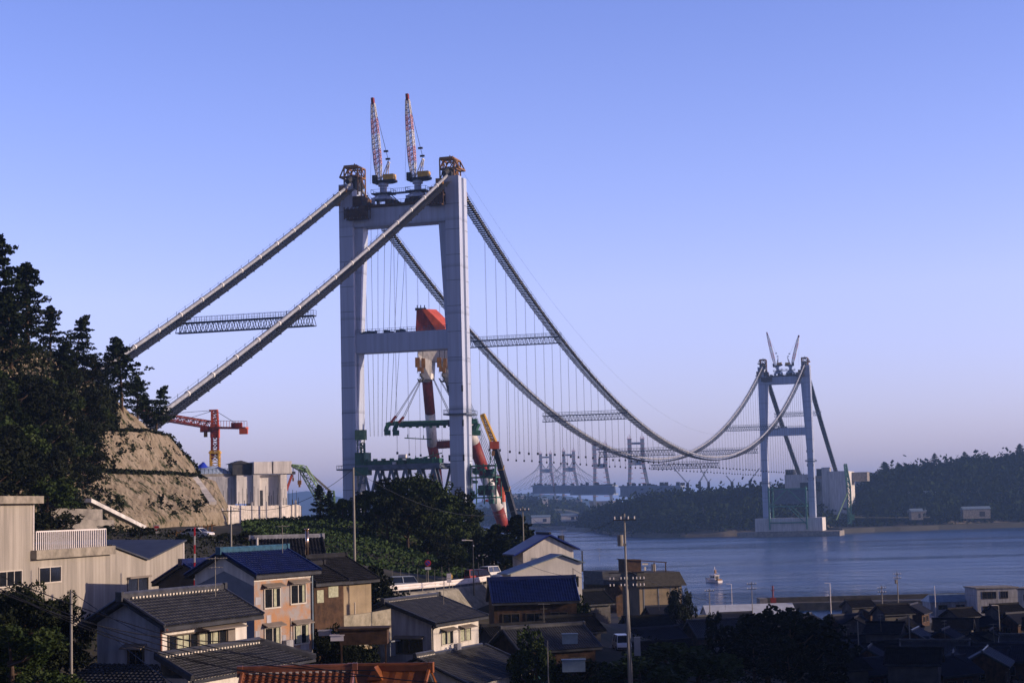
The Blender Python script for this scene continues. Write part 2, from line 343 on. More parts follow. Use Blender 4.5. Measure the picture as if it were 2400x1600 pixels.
def broadleaf(name, h, mat, seed, dens=1.0, wide=.42, leaf=.36):
    random.seed(seed); root = empty(name, (0, 0, 0), 'x', 'tree')
    tb = MB(); tb.tube([(0, 0, -.5), (.1, 0, h*.3), (.05*h*.3, .1, h*.6), (0, 0, h*.85)], [h*.035, h*.026, h*.015, h*.005], 7)
    C = []
    for k in range(13):
        a = k*2.4+random.random(); z = h*random.uniform(.38, .9); rr = h*wide*random.uniform(.35, .95)*(1.15-abs(z/h-.55)*1.1)
        e = Vector((math.cos(a)*rr, math.sin(a)*rr, z)); s0 = Vector((0, 0, max(h*.2, z-rr*.7)))
        tb.tube([s0, (s0+e)/2+Vector((0, 0, -.05*h)), e], [h*.014, h*.009, h*.003], 5)
        r = h*random.uniform(.10, .17); C.append(ball(e, (r, r, r*.75), int(130*dens)))
        for q in range(3):
            o = e+Vector((random.uniform(-1, 1), random.uniform(-1, 1), random.uniform(-.6, .8)))*r*1.1
            C.append(ball(o, (r*.5,)*3, int(38*dens)))
    C.append(ball((0, 0, h*.9), (h*.13, h*.13, h*.1), int(130*dens)))
    tb.build('trunk', bark, root, smooth=True); cloud('crown', np.concatenate(C), leaf, mat, parent=root)
    return root
def pine(name, h, seed, layers=9, wide=.27, lean=0.):
    random.seed(seed); root = empty(name, (0, 0, 0), 'x', 'tree'); tb = MB(); C = []
    tp = lambda z: Vector((lean*z*z/h, .02*math.sin(z), z))
    tb.tube([tp(h*k/6)-Vector((0, 0, .6 if k == 0 else 0)) for k in range(7)], [h*.022*(1-k/6.6) for k in range(7)], 7)
    nb = layers*5
    for L in range(nb):
        f = (L+random.uniform(-.4, .4))/(nb-1); f = min(max(f, 0), 1); z = h*(.2+.77*f); a = L*2.4+random.uniform(-.7, .7)
        rad = h*wide*(1-f**1.3*.86)*random.choice((.55, .8, 1., 1.2)); b0 = tp(z); e = b0+Vector((math.cos(a)*rad, math.sin(a)*rad, rad*random.uniform(-.05, .42)))
        tb.tube([b0, (b0+e)/2+Vector((0, 0, -.04*rad)), e], [h*.006, h*.004, h*.0015], 4)
        for q in np.linspace(.35, 1, 4):
            p = b0.lerp(e, q)+Vector((random.gauss(0, .06), random.gauss(0, .06), random.gauss(0, .05)))*h*.25; sz = h*.036*(1.3-.4*q)*(1-.45*f)+.12
            C.append(ball(p, (sz*1.35, sz*1.35, sz*.55), 18))
    C.append(ball(tp(h*.98), (h*.022, h*.022, h*.035), 30))
    tb.build('trunk', bark, root, smooth=True); cloud('crown', np.concatenate(C), .34, leafd, flat=.2, parent=root)
    return root
PINES = [pine('pine_tree', 10, 1), pine('pine_tree', 10, 2, 8, .3, .06), pine('pine_tree', 10, 3, 7, .24, .16)]
BROAD = [broadleaf('broadleaf_tree', 8, leafdk, 11), broadleaf('broadleaf_tree', 8, leafg, 12), broadleaf('broadleaf_tree', 8, leafdk, 13, wide=.5), broadleaf('broadleaf_tree', 8, leafg, 14, wide=.36)]
NEAR = [broadleaf('broadleaf_tree', 8, leafn, 31, 4.0, .46, .2), broadleaf('broadleaf_tree', 8, leafg, 32, 3.6, .42, .2)]
used = set()
def tree(src, loc, h, base, label, group=None, rz=None, sq=1.):
    s = h/base; rz = random.uniform(0, 6.3) if rz is None else rz
    if id(src) not in used:
        used.add(id(src)); o = src; o.location = loc; o.rotation_euler = (0, 0, rz); o.scale = (s*sq, s*sq, s); o['label'] = label
        if group: o['group'] = group
        return o
    return dup(src, loc, rz, label, (s*sq, s*sq, s), group)
def hill_at(px, v):
    u = np.interp(px, [a[0] for a in H], range(len(H))); return Vector(hillpt(u, v))
# silhouette pines on the left hill (column, top row, row on the hill, prototype, label)
for px, ytop, v, k, lab in [(-8, 548, 6., 0, 'tall pine at the left edge of the photo, highest tree on the hill'), (60, 615, 6., 0, 'broad dark pine on the ridge, second from the left edge'),
        (118, 715, 6., 1, 'lower bushy pine on the ridge right of the broad pine'), (176, 738, 6., 2, 'slim pine with a bent top standing out against the sky'),
        (216, 830, 6., 0, 'small pointed pine between the bent pine and the cable end'), (285, 790, 5.8, 1, 'dark pine just under the upper bridge cable end'),
        (322, 882, 5.9, 0, 'dark pine on the brow of the cut slope below the cable pine'), (366, 905, 5.95, 2, 'thin pine at the right tip of the brow, nearest the lower cable'),
        (345, 925, 6.1, 1, 'small pine tucked behind the thin pine on the brow'), (250, 868, 6., 1, 'short spreading pine left of the pine under the cable'),
        (25, 690, 5.5, 1, 'dark pine in front of the two ridge pines at the left edge'), (150, 800, 5.5, 0, 'pine below the bent pine on the upper wooded slope')]:
    p = hill_at(px, v); h = proj(p)[1]-ytop; h = h*p.y/F_PX
    tree(PINES[k], p-Vector((0, 0, .5)), h+.5, 10, lab, 'pines along the hill ridge', sq=1.25)
random.seed(21)
for i in range(62):
    px = random.uniform(-120, 232); v = random.uniform(.9, 5.8)
    if px > 175 and v < 3.2: px -= 80
    p = hill_at(px, v)
    src = random.choice(BROAD[:3]+PINES[:2]+[BROAD[2]]); nm = 'pine' if src in PINES else 'leafy tree'
    tree(src, p-Vector((0, 0, .6)), random.uniform(4.5, 7.5), 10 if src in PINES else 8, 'dark %s in the thick wood covering the left hillside' % nm, 'trees covering the left hillside', sq=1.2)
for i, (px, v, h) in enumerate([(208, 2.7, 4), (222, 4.5, 4.5), (195, 1.6, 4.2), (212, 3.6, 4)]):
    tree(BROAD[i % 3], hill_at(px, v)-Vector((0, 0, .4)), h, 8, 'small dark tree at the edge of the bare cut slope', 'small trees beside the cut slope', sq=1.3)
# undergrowth on the hill and along the bench lines
C = []
for i in range(22000):
    px = random.uniform(-150, 250)-abs(random.gauss(0, 22)); v = random.uniform(.4, 6.4); p = hill_at(px, v); C.append(p+Vector((random.gauss(0, .5), random.gauss(0, .5), random.uniform(0, 1.3))))
for i in range(2600):
    px = random.uniform(225, 470); v = random.choice((2.5, 2.6, 2.8)) if random.random() < .7 else 4.5
    p = hill_at(px, v); C.append(p+Vector((random.gauss(0, .4), random.gauss(-.2, .3), random.uniform(0, .5))))
for i in range(3500):
    px = 268-abs(random.gauss(0, 20)); v = random.uniform(5, 6.1); p = hill_at(px+random.uniform(-25, 8), v); C.append(p+Vector((random.gauss(0, .5), -.2, random.uniform(0, .9))))
for k in range(95):
    cx = random.choice((300, 235, 250, 265, 430, 450, 375, 290, 330, 410)) + random.gauss(0, 22); cv = random.choice((5.1, 1.3, 1.5, 3.4, 3.8, 4.2, 1.2)) + random.gauss(0, .2); cx = max(150, min(500, cx)); cv = max(.4, min(5.9, cv))
    for i in range(random.randint(4, 34)): p = hill_at(cx+random.gauss(0, 4), cv+random.gauss(0, .06)); C.append(p+Vector((0, -.2, random.uniform(0, .35))))
for i in range(9000):
    px = random.uniform(-220, 205); v = random.uniform(5.2, 6.8); p = hill_at(px, v); C.append(p+Vector((random.gauss(0, .6), random.gauss(0, .6), random.uniform(0, 1.8))))
tag(cloud('undergrowth', np.array(C), .55, leafdk), 'dark scrub growing over the left hillside and its terraces', 'scrub', kind='stuff')
# grass verge and mid knoll growth
C = []
while len(C) < 24000:
    px = random.uniform(560, 1110); D = random.uniform(228, 330); x = (px-1200)/F_PX*D
    if px > 840 and D < 236: continue
    C.append((x, D, gz(x, D)+random.uniform(-.1, .7)*(1.2 if D > 250 else .5)))
tag(cloud('long_grass', np.array(C), .42, grassg, flat=0), 'green grass and weeds over the slope behind the houses', 'grass', kind='stuff')
random.seed(5)
GB = 'dark leafy trees of the knoll in front of the tower'
knoll = [(745, 300, 1137), (765, 308, 1150), (795, 300, 1168), (820, 315, 1165), (850, 305, 1150), (878, 300, 1140), (905, 310, 1120), (935, 305, 1118), (960, 300, 1116), (985, 310, 1122), (1010, 300, 1135),
         (1035, 310, 1148), (1060, 300, 1170), (1080, 306, 1195), (1096, 312, 1225), (900, 285, 1165), (945, 280, 1165), (990, 282, 1180), (1030, 285, 1200), (1065, 285, 1235), (1085, 290, 1265),
         (1015, 268, 1250), (1050, 268, 1275), (1080, 275, 1295), (1040, 252, 1300)]
for i, (px, D, yt) in enumerate(knoll):
    x = (px-1200)/F_PX*D; z = gz(x, D); p = Vector((x, D, z-.4)); ph = proj(p)[1]-yt; h = ph*D/F_PX
    src = PINES[1] if i in (0, 1) else BROAD[(1, 2, 3, 1, 0)[i % 5]]
    lab = ('pine on the left shoulder of the knoll beside the green derrick jib' if i == 0 else 'second pine on the left shoulder of the knoll, beside the first' if i == 1 else 'dark leafy tree in the dense grove in front of the bridge tower')
    tree(src, p, max(h, 3.), 10 if i < 2 else 8, lab, None if i < 2 else GB, sq=max(1.0, 5.5/max(h, 3.)))
for i, (px, D, yt) in enumerate([(1150, 290, 1232), (1185, 285, 1212), (1215, 290, 1245), (1170, 275, 1255), (1200, 270, 1262)]):
    x = (px-1200)/F_PX*D; z = gz(x, D); ph = proj((x, D, z))[1]-yt
    tree(PINES[(0, 1, 1, 0, 2)[i]], Vector((x, D, z-.4)), ph*D/F_PX+.4, 10, 'dark pine in the clump behind the white house by the water', 'pines behind the white house', sq=1.5)
# ------------------------------------------------------------ suspension bridge
T1 = Vector((-37.826, 606.07, 0)); AZ = R(17.06); bd = Vector((math.sin(AZ), math.cos(AZ), 0)); bn_ = Vector((math.cos(AZ), -math.sin(AZ), 0))
HT, SAG, SPAN, SC = 150.1, 91.0, 940., 18.2
def B(t, s, z): return T1+bd*t+bn_*s+Vector((0, 0, z))
def cz(t):
    if t < 0: return HT+.4385*t+3.95*4*(t/260)*(1+t/260)*-1*-1 if False else HT+.4385*t-3.95*4*(-t/260)*(1+t/260)
    if t > SPAN: q = t-SPAN; return HT-.4385*q-3.95*4*(q/260)*(1-q/260)
    return HT-4*SAG*(t/SPAN)*(1-t/SPAN)
BROT = -AZ  # local x = across (s), local y = along (t)
def make_tower():
    r = empty('bridge_tower', B(0, 0, 0), 'near grey steel bridge tower with two derrick cranes on its top beam', 'bridge tower', BROT, 'suspension bridge towers')
    for sg in (-1, 1):
        m = MB(); xo, xi = sg*22.7, sg*17.5
        x0, x1 = min(xo, xi), max(xo, xi)
        # box leg with a deep groove down its outer and inner sides
        pr = [(xi, -4.4), (xo, -4.4), (xo, -1.2), (xo-sg*.9, -1.0), (xo-sg*.9, 1.0), (xo, 1.2), (xo, 4.4), (xi, 4.4)]
        if sg > 0: pr = pr
        else: pr = pr[::-1]
        m.prism([(a, b, 16) for a, b in pr], (0, 0, 132))
        # haunch widening towards the top beam
        zt = 140
        q0, q1 = xi-sg*.0, xi-sg*3.6
        m.prism([(q0, -2.4, 68), (q0, -2.4, zt), (q1, -2.4, zt), (q0-sg*.05, -2.4, 68)] if sg > 0 else [(q0, -2.4, 68), (q0-sg*.05, -2.4, 68), (q1, -2.4, zt), (q0, -2.4, zt)], (0, 4.8, 0))
        m.m = 1
        for z in range(30, 146, 9): m.box(x0-.05, x1+.05, -4.46, -4.38, z, z+.14); m.box(xo-.02 if sg > 0 else xo-.06, xo+.06 if sg > 0 else xo+.02, 1.4, 4.3, z, z+.14)
        lg = m.build('leg', [steel, truss], r)
        for z in (64,) if sg > 0 else (46,):
            pm = MB(); pm.box(x0-1.6, x0, -6, 6, z, z+.5); pm.box(x1, x1+1.6, -6, 6, z, z+.5); pm.box(x0, x1, -6, -4.5, z, z+.5); pm.box(x0, x1, 4.5, 6, z, z+.5)
            for k in range(9):
                y = -6+k*1.5
                pm.bar((x0-1.6, y, z), (x0-1.6, y, z+1.7), .12); pm.bar((x1+1.6, y, z), (x1+1.6, y, z+1.7), .12)
            for yy in (-6, 6): pm.bar((x0-1.6, yy, z+1.7), (x1+1.6, yy, z+1.7), .12)
            for xx in (x0-1.6, x1+1.6): pm.bar((xx, -6, z+1.7), (xx, 6, z+1.7), .12)
            pm.build('work_platform', truss, r)
        if sg > 0:
            br = MB()
            for z in (48, 60, 72): br.box(x0-.5, x0, -4.7, -3.7, z, z+2.2); br.box(x1-.4, x1+.1, -4.75, -4.38, z, z+2.2)
            br.build('bracket', dark, r)
        # top sill platforms, brown scaffolds
        pm = MB(); z = 138 if sg < 0 else 141
        a0, a1 = (x0+.5, 12-26) if sg < 0 else (11.5, 17.5)
        a0, a1 = (-19.5, -10.5) if sg < 0 else (11.0, 17.8)
        pm.box(a0, a1, -7.2, -4.7, z, z+.4); pm.box(a0+1, a1-.5, -7.2, -4.7, z-3.4, z-3)
        for k in range(7):
            x = a0+(a1-a0)*k/6; pm.bar((x, -7.2, z-3.2), (x, -7.2, z+1.2), .3); pm.bar((x, -4.8, z-3.2), (x, -4.8, z+1.2), .25)
            if k < 6: pm.bar((x, -7.2, z-3.2), (x+(a1-a0)/6, -7.2, z), .22)
        pm.box(a0+.3, a1-.3, -7.25, -7.15, z-2.8, z-.2)
        pm.build('scaffold_platform', brownsc, r)
        op = MB(); c0 = sg*18.2
        for (xx, zz, ww, hh) in ((c0-2.8, 145.3, 2.6, 2.8), (c0-5.2, 142.3, 2.3, 3.2), (c0-6, 140.2, 3, .7)): op.box(xx, xx+ww, -7.9, -6.6, zz-hh/2, zz+hh/2)
        op.build('ochre_brace', ochre, r); op = MB(); op.box(c0-3, c0+3.4, 6.4, 8.2, 141.5, 144); op.build('rear_brace', ochre, r)
        # saddle frame (gantry for cable work)
        s = MB(); x0_, x1_ = (c0-2.6, c0+2.6); y0_, y1_ = -3.6, 3.6; zb, zm, zt = 147.0, 150.9, 154.4
        for x in (x0_, x1_):
            for y in (y0_, 0, y1_): s.bar((x, y, zb-(3 if sg < 0 else 0)), (x, y, zt), .42)
            for z in (zm, zt): s.bar((x, y0_, z), (x, y1_, z), .5)
            s.bar((x, y0_, zm), (x, 0, zt), .3); s.bar((x, 0, zt), (x, y1_, zm), .3); s.bar((x, y0_, zb), (x, 0, zm), .3); s.bar((x, 0, zm), (x, y1_, zb), .3)
        for y in (y0_, 0, y1_):
            for z in (zm, zt): s.bar((x0_, y, z), (x1_, y, z), .5)
            s.bar((x0_, y, zm), (c0, y, zt), .3); s.bar((c0, y, zt), (x1_, y, zm), .3)
        s.bar((c0-2.5, y0_-.1, zt), (c0+2.5, y0_-.1, zt), 1.1, 1.0)
        e = x0_-1.7 if sg < 0 else x1_+1.7; f_ = x0_ if sg < 0 else x1_
        for y in (y0_, y1_): s.bar((f_, y, zt), (e, y, zm), .4); s.bar((f_, y, zm), (e, y, zm), .55)
        s.bar((e, y0_, zm), (e, y1_, zm), .5); s.bar((c0, 0, zt), (c0, 0, zt+1.8), .3)
        s.build('saddle_gantry', ochre, r)
        sd = MB(); sd.tube([(c0, t, HT+.5-abs(t)**2*.045) for t in (-7, -4.5, -2.5, 0, 2.5, 4.5, 7)], [.9, 1.2, 1.4, 1.5, 1.4, 1.2, .9], 10)
        sd.box(c0-1.6, c0+1.6, -3.5, 3.5, 146.5, 149.6); sd.build('cable_saddle', dark, r)
    m = MB(); m.box(-17.55, 17.55, -3.6, 3.6, 132.3, 139.6); m.build('top_beam', steel, r)
    m = MB(); m.box(-17.55, 17.55, -3.2, 3.2, 87.3, 94.0); m.build('middle_beam', steel, r)
    m = MB()
    for zz, hw in ((94.0, 3.2), (139.6, 3.6)):
        for y in (-hw, hw):
            for k in range(24): x = -17.4+k*34.8/23; m.bar((x, y, zz), (x, y, zz+1.6), .1)
            m.bar((-17.4, y, zz+1.6), (17.4, y, zz+1.6), .1); m.bar((-17.4, y, zz+.8), (17.4, y, zz+.8), .07)
    for k in range(14): x = random.uniform(-16, 3); m.box(x, x+random.uniform(.4, 1.4), -2.9, -1.5, 94.05, 94.05+random.uniform(.4, 1.2))
    m.build('handrail', truss, r)
    m = MB(); m.box(-15, 17.5, -4.4, -3.65, 138.9, 139.9); m.box(-15, 17.5, 3.65, 4.4, 138.9, 139.9); m.box(-19, -14, -4.2, 4, 140, 143.5); m.box(13.6, 17.4, -4.2, 4, 140, 144.2)
    for k in range(16): x = random.uniform(-13, 13); m.box(x, x+random.uniform(.8, 2.2), -3.2, 3, 139.9, 139.9+random.uniform(.6, 2.0))
    m.build('top_deck', brownsc, r)
    return r
random.seed(3)
tower = make_tower()
# top-beam derrick cranes: things of their own, standing on the beam
def lattice(mb, p, q, w0, w1, n, ch=.16, lc=.09, side=(1, 0, 0)):
    p = Vector(p); q = Vector(q); d = (q-p).normalized(); a = Vector(side); a = (a-d*a.dot(d)).normalized(); b = d.cross(a)
    def cs(i):
        f = i/n; w = w0+(w1-w0)*f; c0 = p.lerp(q, f); return [c0+(a*sx+b*sy)*w/2 for sx, sy in ((-1, -1), (1, -1), (1, 1), (-1, 1))]
    pr = cs(0)
    for i in range(1, n+1):
        nx = cs(i)
        for j in range(4):
            mb.bar(pr[j], nx[j], ch); mb.bar(nx[j], nx[(j+1) % 4], lc)
            mb.bar(pr[j] if i % 2 else pr[(j+1) % 4], nx[(j+1) % 4] if i % 2 else nx[j], lc)
        pr = nx
    return mb
def derrick(label, root_loc, tipvec, cabdir=1):
    r = empty('derrick_crane', root_loc, label, 'crane', BROT, 'cranes on the bridge towers')
    m = MB(); m.tube([(0, 0, -5), (0, 0, -3.4), (0, 0, -3.3), (0, 0, -.6)], [2.3, 1.3, 1.3, 1.3], 12); m.tube([(0, 0, -.6), (0, 0, .4)], [1.9, 1.9], 12)
    for x, y in ((-3, -2.5), (3, -2.5), (-3, 2.5), (3, 2.5)): m.box(x-.55, x+.55, y-.5, y+.5, -8.5, -5.2); m.bar((x, y, -5.2), (x*.3, y*.3, -3.6), .6)
    m.box(-3.6, 3.6, -3, 3, -5.6, -5.0); m.build('pedestal', steel, r)
    m = MB(); m.box(-3.8, 3.8, -2.6, 2.6, -3.6, -3.2)
    for x in (-3.8, 3.8):
        for y in (-2.6, 0, 2.6): m.bar((x, y, -3.2), (x, y, -2), .12)
        m.bar((x, -2.6, -2), (x, 2.6, -2), .1)
    for y in (-2.6, 2.6): m.bar((-3.8, y, -2), (3.8, y, -2), .1)
    m.build('platform', dark, r)
    c_ = cabdir
    m = MB(); m.box(-3.2, 3.0, -1.7, 1.7, .4, 1.5); m.prism([(3.0*c_, -1.7, .4), (4.8*c_, -1.7, .75), (4.8*c_, -1.7, 1.5), (3.0*c_, -1.7, 1.5)], (0, 3.4, 0)); m.box(min(-3.4*c_, -2*c_), max(-3.4*c_, -2*c_), -2.4, -.6, .4, 3.3); m.build('slewing_frame', dark, r)
    m = MB(); m.box(min(.4*c_, 4.4*c_), max(.4*c_, 4.4*c_), -1.5, 1.5, 1.5, 3.5); m.build('machinery_house', yellow, r)
    tip = Vector(tipvec); base = Vector((-1.6*c_, 0, 1.6)); d = tip-base; n = 5
    for k in range(n):
        a, b_ = k/n*.93, (k+1)/n*.93; w = [1.2, 2.1, 2.2, 2.1, 1.8, 1.1]
        lt = MB(); lattice(lt, base+d*a, base+d*b_, w[k], w[k+1], 6, .3, .16); lt.build('boom_section', whitep if k % 2 == 0 else pinkp, r)
    lt = MB(); lt.bar(base+d*.92, tip, .95, 1.3); lt.build('boom_tip', redp, r)
    m = MB(); ap = Vector((2.2*c_, 0, 8)); 
    for y in (-1.2, 1.2): m.bar((-.4*c_, y, 1.5), ap+Vector((0, y*.6, 0)), .3); m.bar((1.4*c_, y, 3.4), ap+Vector((0, y*.6, 0)), .24)
    m.bar(ap-Vector((0, 1, 0)), ap+Vector((0, 1, 0)), .4); m.build('gantry_mast', whitep, r)
    m = MB(); m.bar(ap, tip, .07); m.bar(ap+Vector((0, .4, 0)), tip, .07); m.bar(tip, (tip.x-1, tip.y-1, .5), .06); m.build('hoist_rope', ropem, r)
    m = MB(); u = (tip-ap)
    for f in (.05, .17): c0 = ap+u*f; m.box(c0.x-.8, c0.x+.8, c0.y-.4, c0.y+.4, c0.z-.3, c0.z+.3)
    m.build('rope_block', dark, r)
    return r
# positions on the near tower from the photo
ca = derrick('left red and white boom crane on top of the near bridge tower', B(0, -7.2, 147.6), (-3.6, 0, 32.0))
cb = derrick('right red and white boom crane on top of the near bridge tower', B(0, 5.9, 147.6), (-3.4, 0, 32.2))
lm = MB(); lm.bar(B(0, -5, 144.2), B(0, 4, 144.2), 1.6, .5)
for k in range(10): q = -4+k*.8; lm.bar(B(-.8, q, 144.4), B(-.8, q, 145.8), .09)
lm.bar(B(-.8, -4, 145.8), B(-.8, 3.2, 145.8), .09); lm.bar(B(-.5, -4, 143.6), B(-.5, -.2, 140), .3); lm.bar(B(-.5, 3.5, 143.6), B(-.5, .5, 140), .3)
gw = lm.build('gangway', truss); tag(gw, 'light gangway linking the two crane pedestals on the near tower', 'gangway')
far = dup(tower, B(SPAN, 0, 0), None, 'far grey bridge tower across the water, on a concrete pier')
dup(ca, B(SPAN, -6, 147.6), None, 'left boom crane on top of the far bridge tower, boom leaning left'); 
fc2 = derrick('right boom crane on top of the far bridge tower, boom leaning right', B(SPAN, 5.5, 147.6), (8.5, 0, 27), -1)
ca2 = [o for o in bpy.data.objects if o.get('label', '').startswith('left boom crane on top of the far')][0]
ca2.rotation_euler = (0, -R(8), BROT)
g2 = gw.copy(); COL.objects.link(g2); g2.location = bd*SPAN; g2['label'] = 'gangway between the crane pedestals on the far tower'
# main cables
def main_cable(s, label):
    r = empty('suspension_cable', B(0, s, HT), label, 'bridge cable', 0, 'main cables of the bridge')
    ts = list(np.linspace(-275, -3, 60))+[0]+list(np.linspace(4, SPAN-4, 240))+[SPAN]+list(np.linspace(SPAN+3, SPAN+212, 40))
    m = MB(); m.tube([B(t, s, cz(t)) for t in ts], .56, 10); m.build('cable', silver, r, smooth=True, world=True)
    def seg(t0, t1, step): return np.arange(t0, t1, step)
    bt_ = [t for t0, t1 in ((-262, -4), (5, SPAN-5), (SPAN+5, SPAN+200)) for t in seg(t0, t1, 13.)]; m = MB()
    for i, t in enumerate(bt_):
        if i == 99: m = MB()
        if i < 99: m = MB()
        m.tube([B(t-.28, s, cz(t-.28)), B(t+.28, s, cz(t+.28))], .74, 10)
        if i < 99: m.build('cable_band', bandm, r, world=True)
    m.build('cable_bands', bandm, r, world=True)['kind'] = 'stuff'
    fl = MB(); rl = MB(); st = 1.5
    for t0, t1 in ((-274, -6), (7, SPAN-7), (SPAN+6, SPAN+210)):
        T = seg(t0, t1, st)
        dl = 1.46 if (t0 < 0 or t0 > SPAN) else 1.12
        for t in T:
            z0, z1 = cz(t)-1.75, cz(t+dl)-1.75; fl.add([B(t, s-2, z0), B(t, s+2, z0), B(t+dl, s+2, z1), B(t+dl, s-2, z1)], [(0, 1, 2, 3)])
        for q in (-1.9, -.7, .7, 1.9):
            fl.tube([B(t, s+q, cz(t)-1.85) for t in seg(t0, t1+6, 6.)], .11, 4)
        for q in (-2.0, 2.0):
            rl.tube([B(t, s+q, cz(t)-.65) for t in seg(t0, t1+6, 6.)], .05, 3); rl.tube([B(t, s+q*1.02, cz(t)-1.2) for t in seg(t0, t1+6, 6.)], .04, 3)
            for t in seg(t0, t1, 6.):
                rl.bar(B(t, s+q, cz(t)-1.8), B(t, s+q, cz(t)-.5), .06)
        for t in seg(t0, t1, 6.): fl.bar(B(t, s-2.3, cz(t)-1.95), B(t, s+2.3, cz(t)-1.95), .22)
        for q in (-.35,):
            rl.tube([B(t, s+q, cz(t)+1.15) for t in seg(t0, t1+6, 6.)], .035, 3)
        for t in seg(t0, t1, 5.2): rl.bar(B(t, s-.35, cz(t)+.4), B(t, s-.35, cz(t)+1.5), .10)
    fl.build('catwalk', netm, r, world=True); rl.build('catwalk_rail', ropem, r, world=True)
    n = 0
    for t in np.arange(38, 905, 12.7):
        z = cz(t)-.6; zb = 53.3+random.uniform(-.3, .3)
        if z-zb < 3: continue
        m = MB()
        for q in (-.35, .35): m.bar(B(t+q, s, z), B(t+q, s, zb), .075)
        m.m = 1; m.box(-.38, .38, -.38, .38, -.9, 0, Matrix.Translation(B(t, s, zb))); m.build('hanger', [hangm, dark], r, world=True); n += 1
    return r
mcL = main_cable(-SC, 'left main cable of the suspension bridge with its catwalk and hangers')
mcR = main_cable(SC, 'right main cable of the suspension bridge with its catwalk and hangers, nearer the town')
m = MB()
for k in range(7):
    t = 8+k*7; top = B(t, -SC, cz(t)-1.5); bot = B(3+k*1.5, -15.0+k*.9, 58)
    m.tube([top, top.lerp(bot, .5)+Vector((0, 0, -2)), bot], .09, 3)
tag(m.build('haul_ropes', ropem), 'bundle of thin haul ropes slanting down inside the near tower', 'rope')
# guide rope high beside the right cable
m = MB(); m.tube([B(t, SC+1, cz(t)+6+8*math.sin(math.pi*t/SPAN)) for t in np.linspace(0, SPAN, 60)], .028, 3)
tag(m.build('tramway_rope', ropem), 'very thin tramway rope running above the right main cable', 'rope')
# cross bridges between the two catwalks
def cross(t, label, first=[None]):
    if first[0] is None:
        r = empty('cross_bridge', B(0, 0, 0), label, 'footbridge', BROT, 'truss footbridges between the main cables')
        m = MB(); n = 26; x0, x1 = -SC-3.2, SC+3.2; xs_ = [x0+(x1-x0)*k/n for k in range(n+1)]
        for y in (-1, 1):
            m.bar((x0, y, -2.2), (x1, y, -2.2), .34); m.bar((x0, y, -5.0), (x1, y, -5.0), .28)
            for k in range(n):
                a, b_ = xs_[k], xs_[k+1]; m.bar((a, y, -5), ((a+b_)/2, y, -2.2), .15); m.bar(((a+b_)/2, y, -2.2), (b_, y, -5), .15)
        for k in range(n+1): m.bar((xs_[k], -1, -5), (xs_[k], 1, -5), .14); m.bar((xs_[k], -1, -2.2), (xs_[k], 1, -2.2), .16)
        m.build('truss', truss, r)
        m = MB()
        for y in (-1, 1):
            for k in range(n+1): m.bar((xs_[k], y, -2.2), (xs_[k], y, -.6), .09)
            m.bar((x0, y, -.6), (x1, y, -.6), .09); m.bar((x0, y, -1.4), (x1, y, -1.4), .06)
        m.build('handrail', ropem, r)
        m = MB(); m.box(x0, x1, -1, 1, -2.1, -2.0); m.build('walkway', netm, r)
        first[0] = r; r.location = B(t, 0, cz(t)-1.6); return r
    return dup(first[0], B(t, 0, cz(t)-1.6), None, label)
def t_at(px, s, lo, hi):
    best = min(np.linspace(lo, hi, 500), key=lambda t: abs(proj(B(t, s, cz(t)))[0]-px)); return float(best)
for px, lo, hi, lab in ((713, -250, -10, 'truss footbridge between the side span cables, left of the near tower'), (1297, 20, 470, 'first truss footbridge right of the near tower, between the main span cables'),
        (1455, 100, 470, 'second truss footbridge out along the main span'), (1568, 200, 480, 'third truss footbridge, seen where the two cables cross'), (1672, 300, 700, 'lowest truss footbridge, hanging at the middle of the span'),
        (1765, 480, 900, 'truss footbridge just past mid span towards the far tower'), (1817, 600, 930, 'truss footbridge high on the cables close to the far tower')):
    cross(t_at(px, SC, lo, hi), lab)
dup([o for o in bpy.data.objects if o.name == 'cross_bridge'][0], B(SPAN+75, 0, cz(SPAN+75)-1.6), None, 'truss footbridge between the side span cables behind the far tower')
# deck truss lifted between the near tower legs
dk = empty('deck_truss', B(0, 0, 33), 'blue grey deck truss section held between the legs of the near tower', 'bridge deck', BROT)
for (y, nm) in ((-9, 0), (9, 0)):
    m = MB(); x0, x1 = -15.5, 15.5; zt, zb = 13.4, 3.0
    m.bar((x0, y, zt), (x1, y, zt), 1.3, 1.3); m.bar((x0, y, zb), (x1, y, zb), 1.1, 1.1); n = 6; w_ = (x1-x0)/n
    for k in range(n):
        a = x0+k*w_; m.bar((a, y, zb), (a+w_/2, y, zt), .75); m.bar((a+w_/2, y, zt), (a+w_, y, zb), .75)
        m.bar((a+w_*.25, y, 8.2), (a+w_*.75, y, 8.2), .4)
    m.build('side_truss', truss, dk)
m = MB()
for k in range(9): x = -15.5+k*31/8; m.bar((x, -9, 13.4), (x, 9, 13.4), .7); m.bar((x, -9, 3), (x, 9, 3), .6)
m.box(-15.6, 15.6, -9.4, 9.4, 14.1, 14.5); m.build('floor_beams', truss, dk)
m = MB(); m.box(-12.5, 2, -8, -5, 14.5, 16); m.box(3, 15, -8.5, -4, 14.6, 16.2); m.box(-2, 8, -4, 4, 14.6, 15.8); m.box(-16.5, -12.8, -8, -2, 12, 19)
for k in range(9): x = -12+k*3.1; m.bar((x, -9.2, 14.4), (x, -9.2, 16.1), .2); m.box(x-.5, x+.9, -8.9, -8, 15.8, 16.6)
m.build('winch_gear', greenp, dk)
m = MB(); m.tube([(0, -8, 17), (2.8, -8, 17)], .9, 10); m.box(-2.2, -1, -9, -8, 14.5, 15.3); m.build('drum', whitep, dk)
gm = empty('green_mast', B(-8, -13.5, 47), 'short green lattice mast standing at the left end of the deck truss', 'mast', BROT)
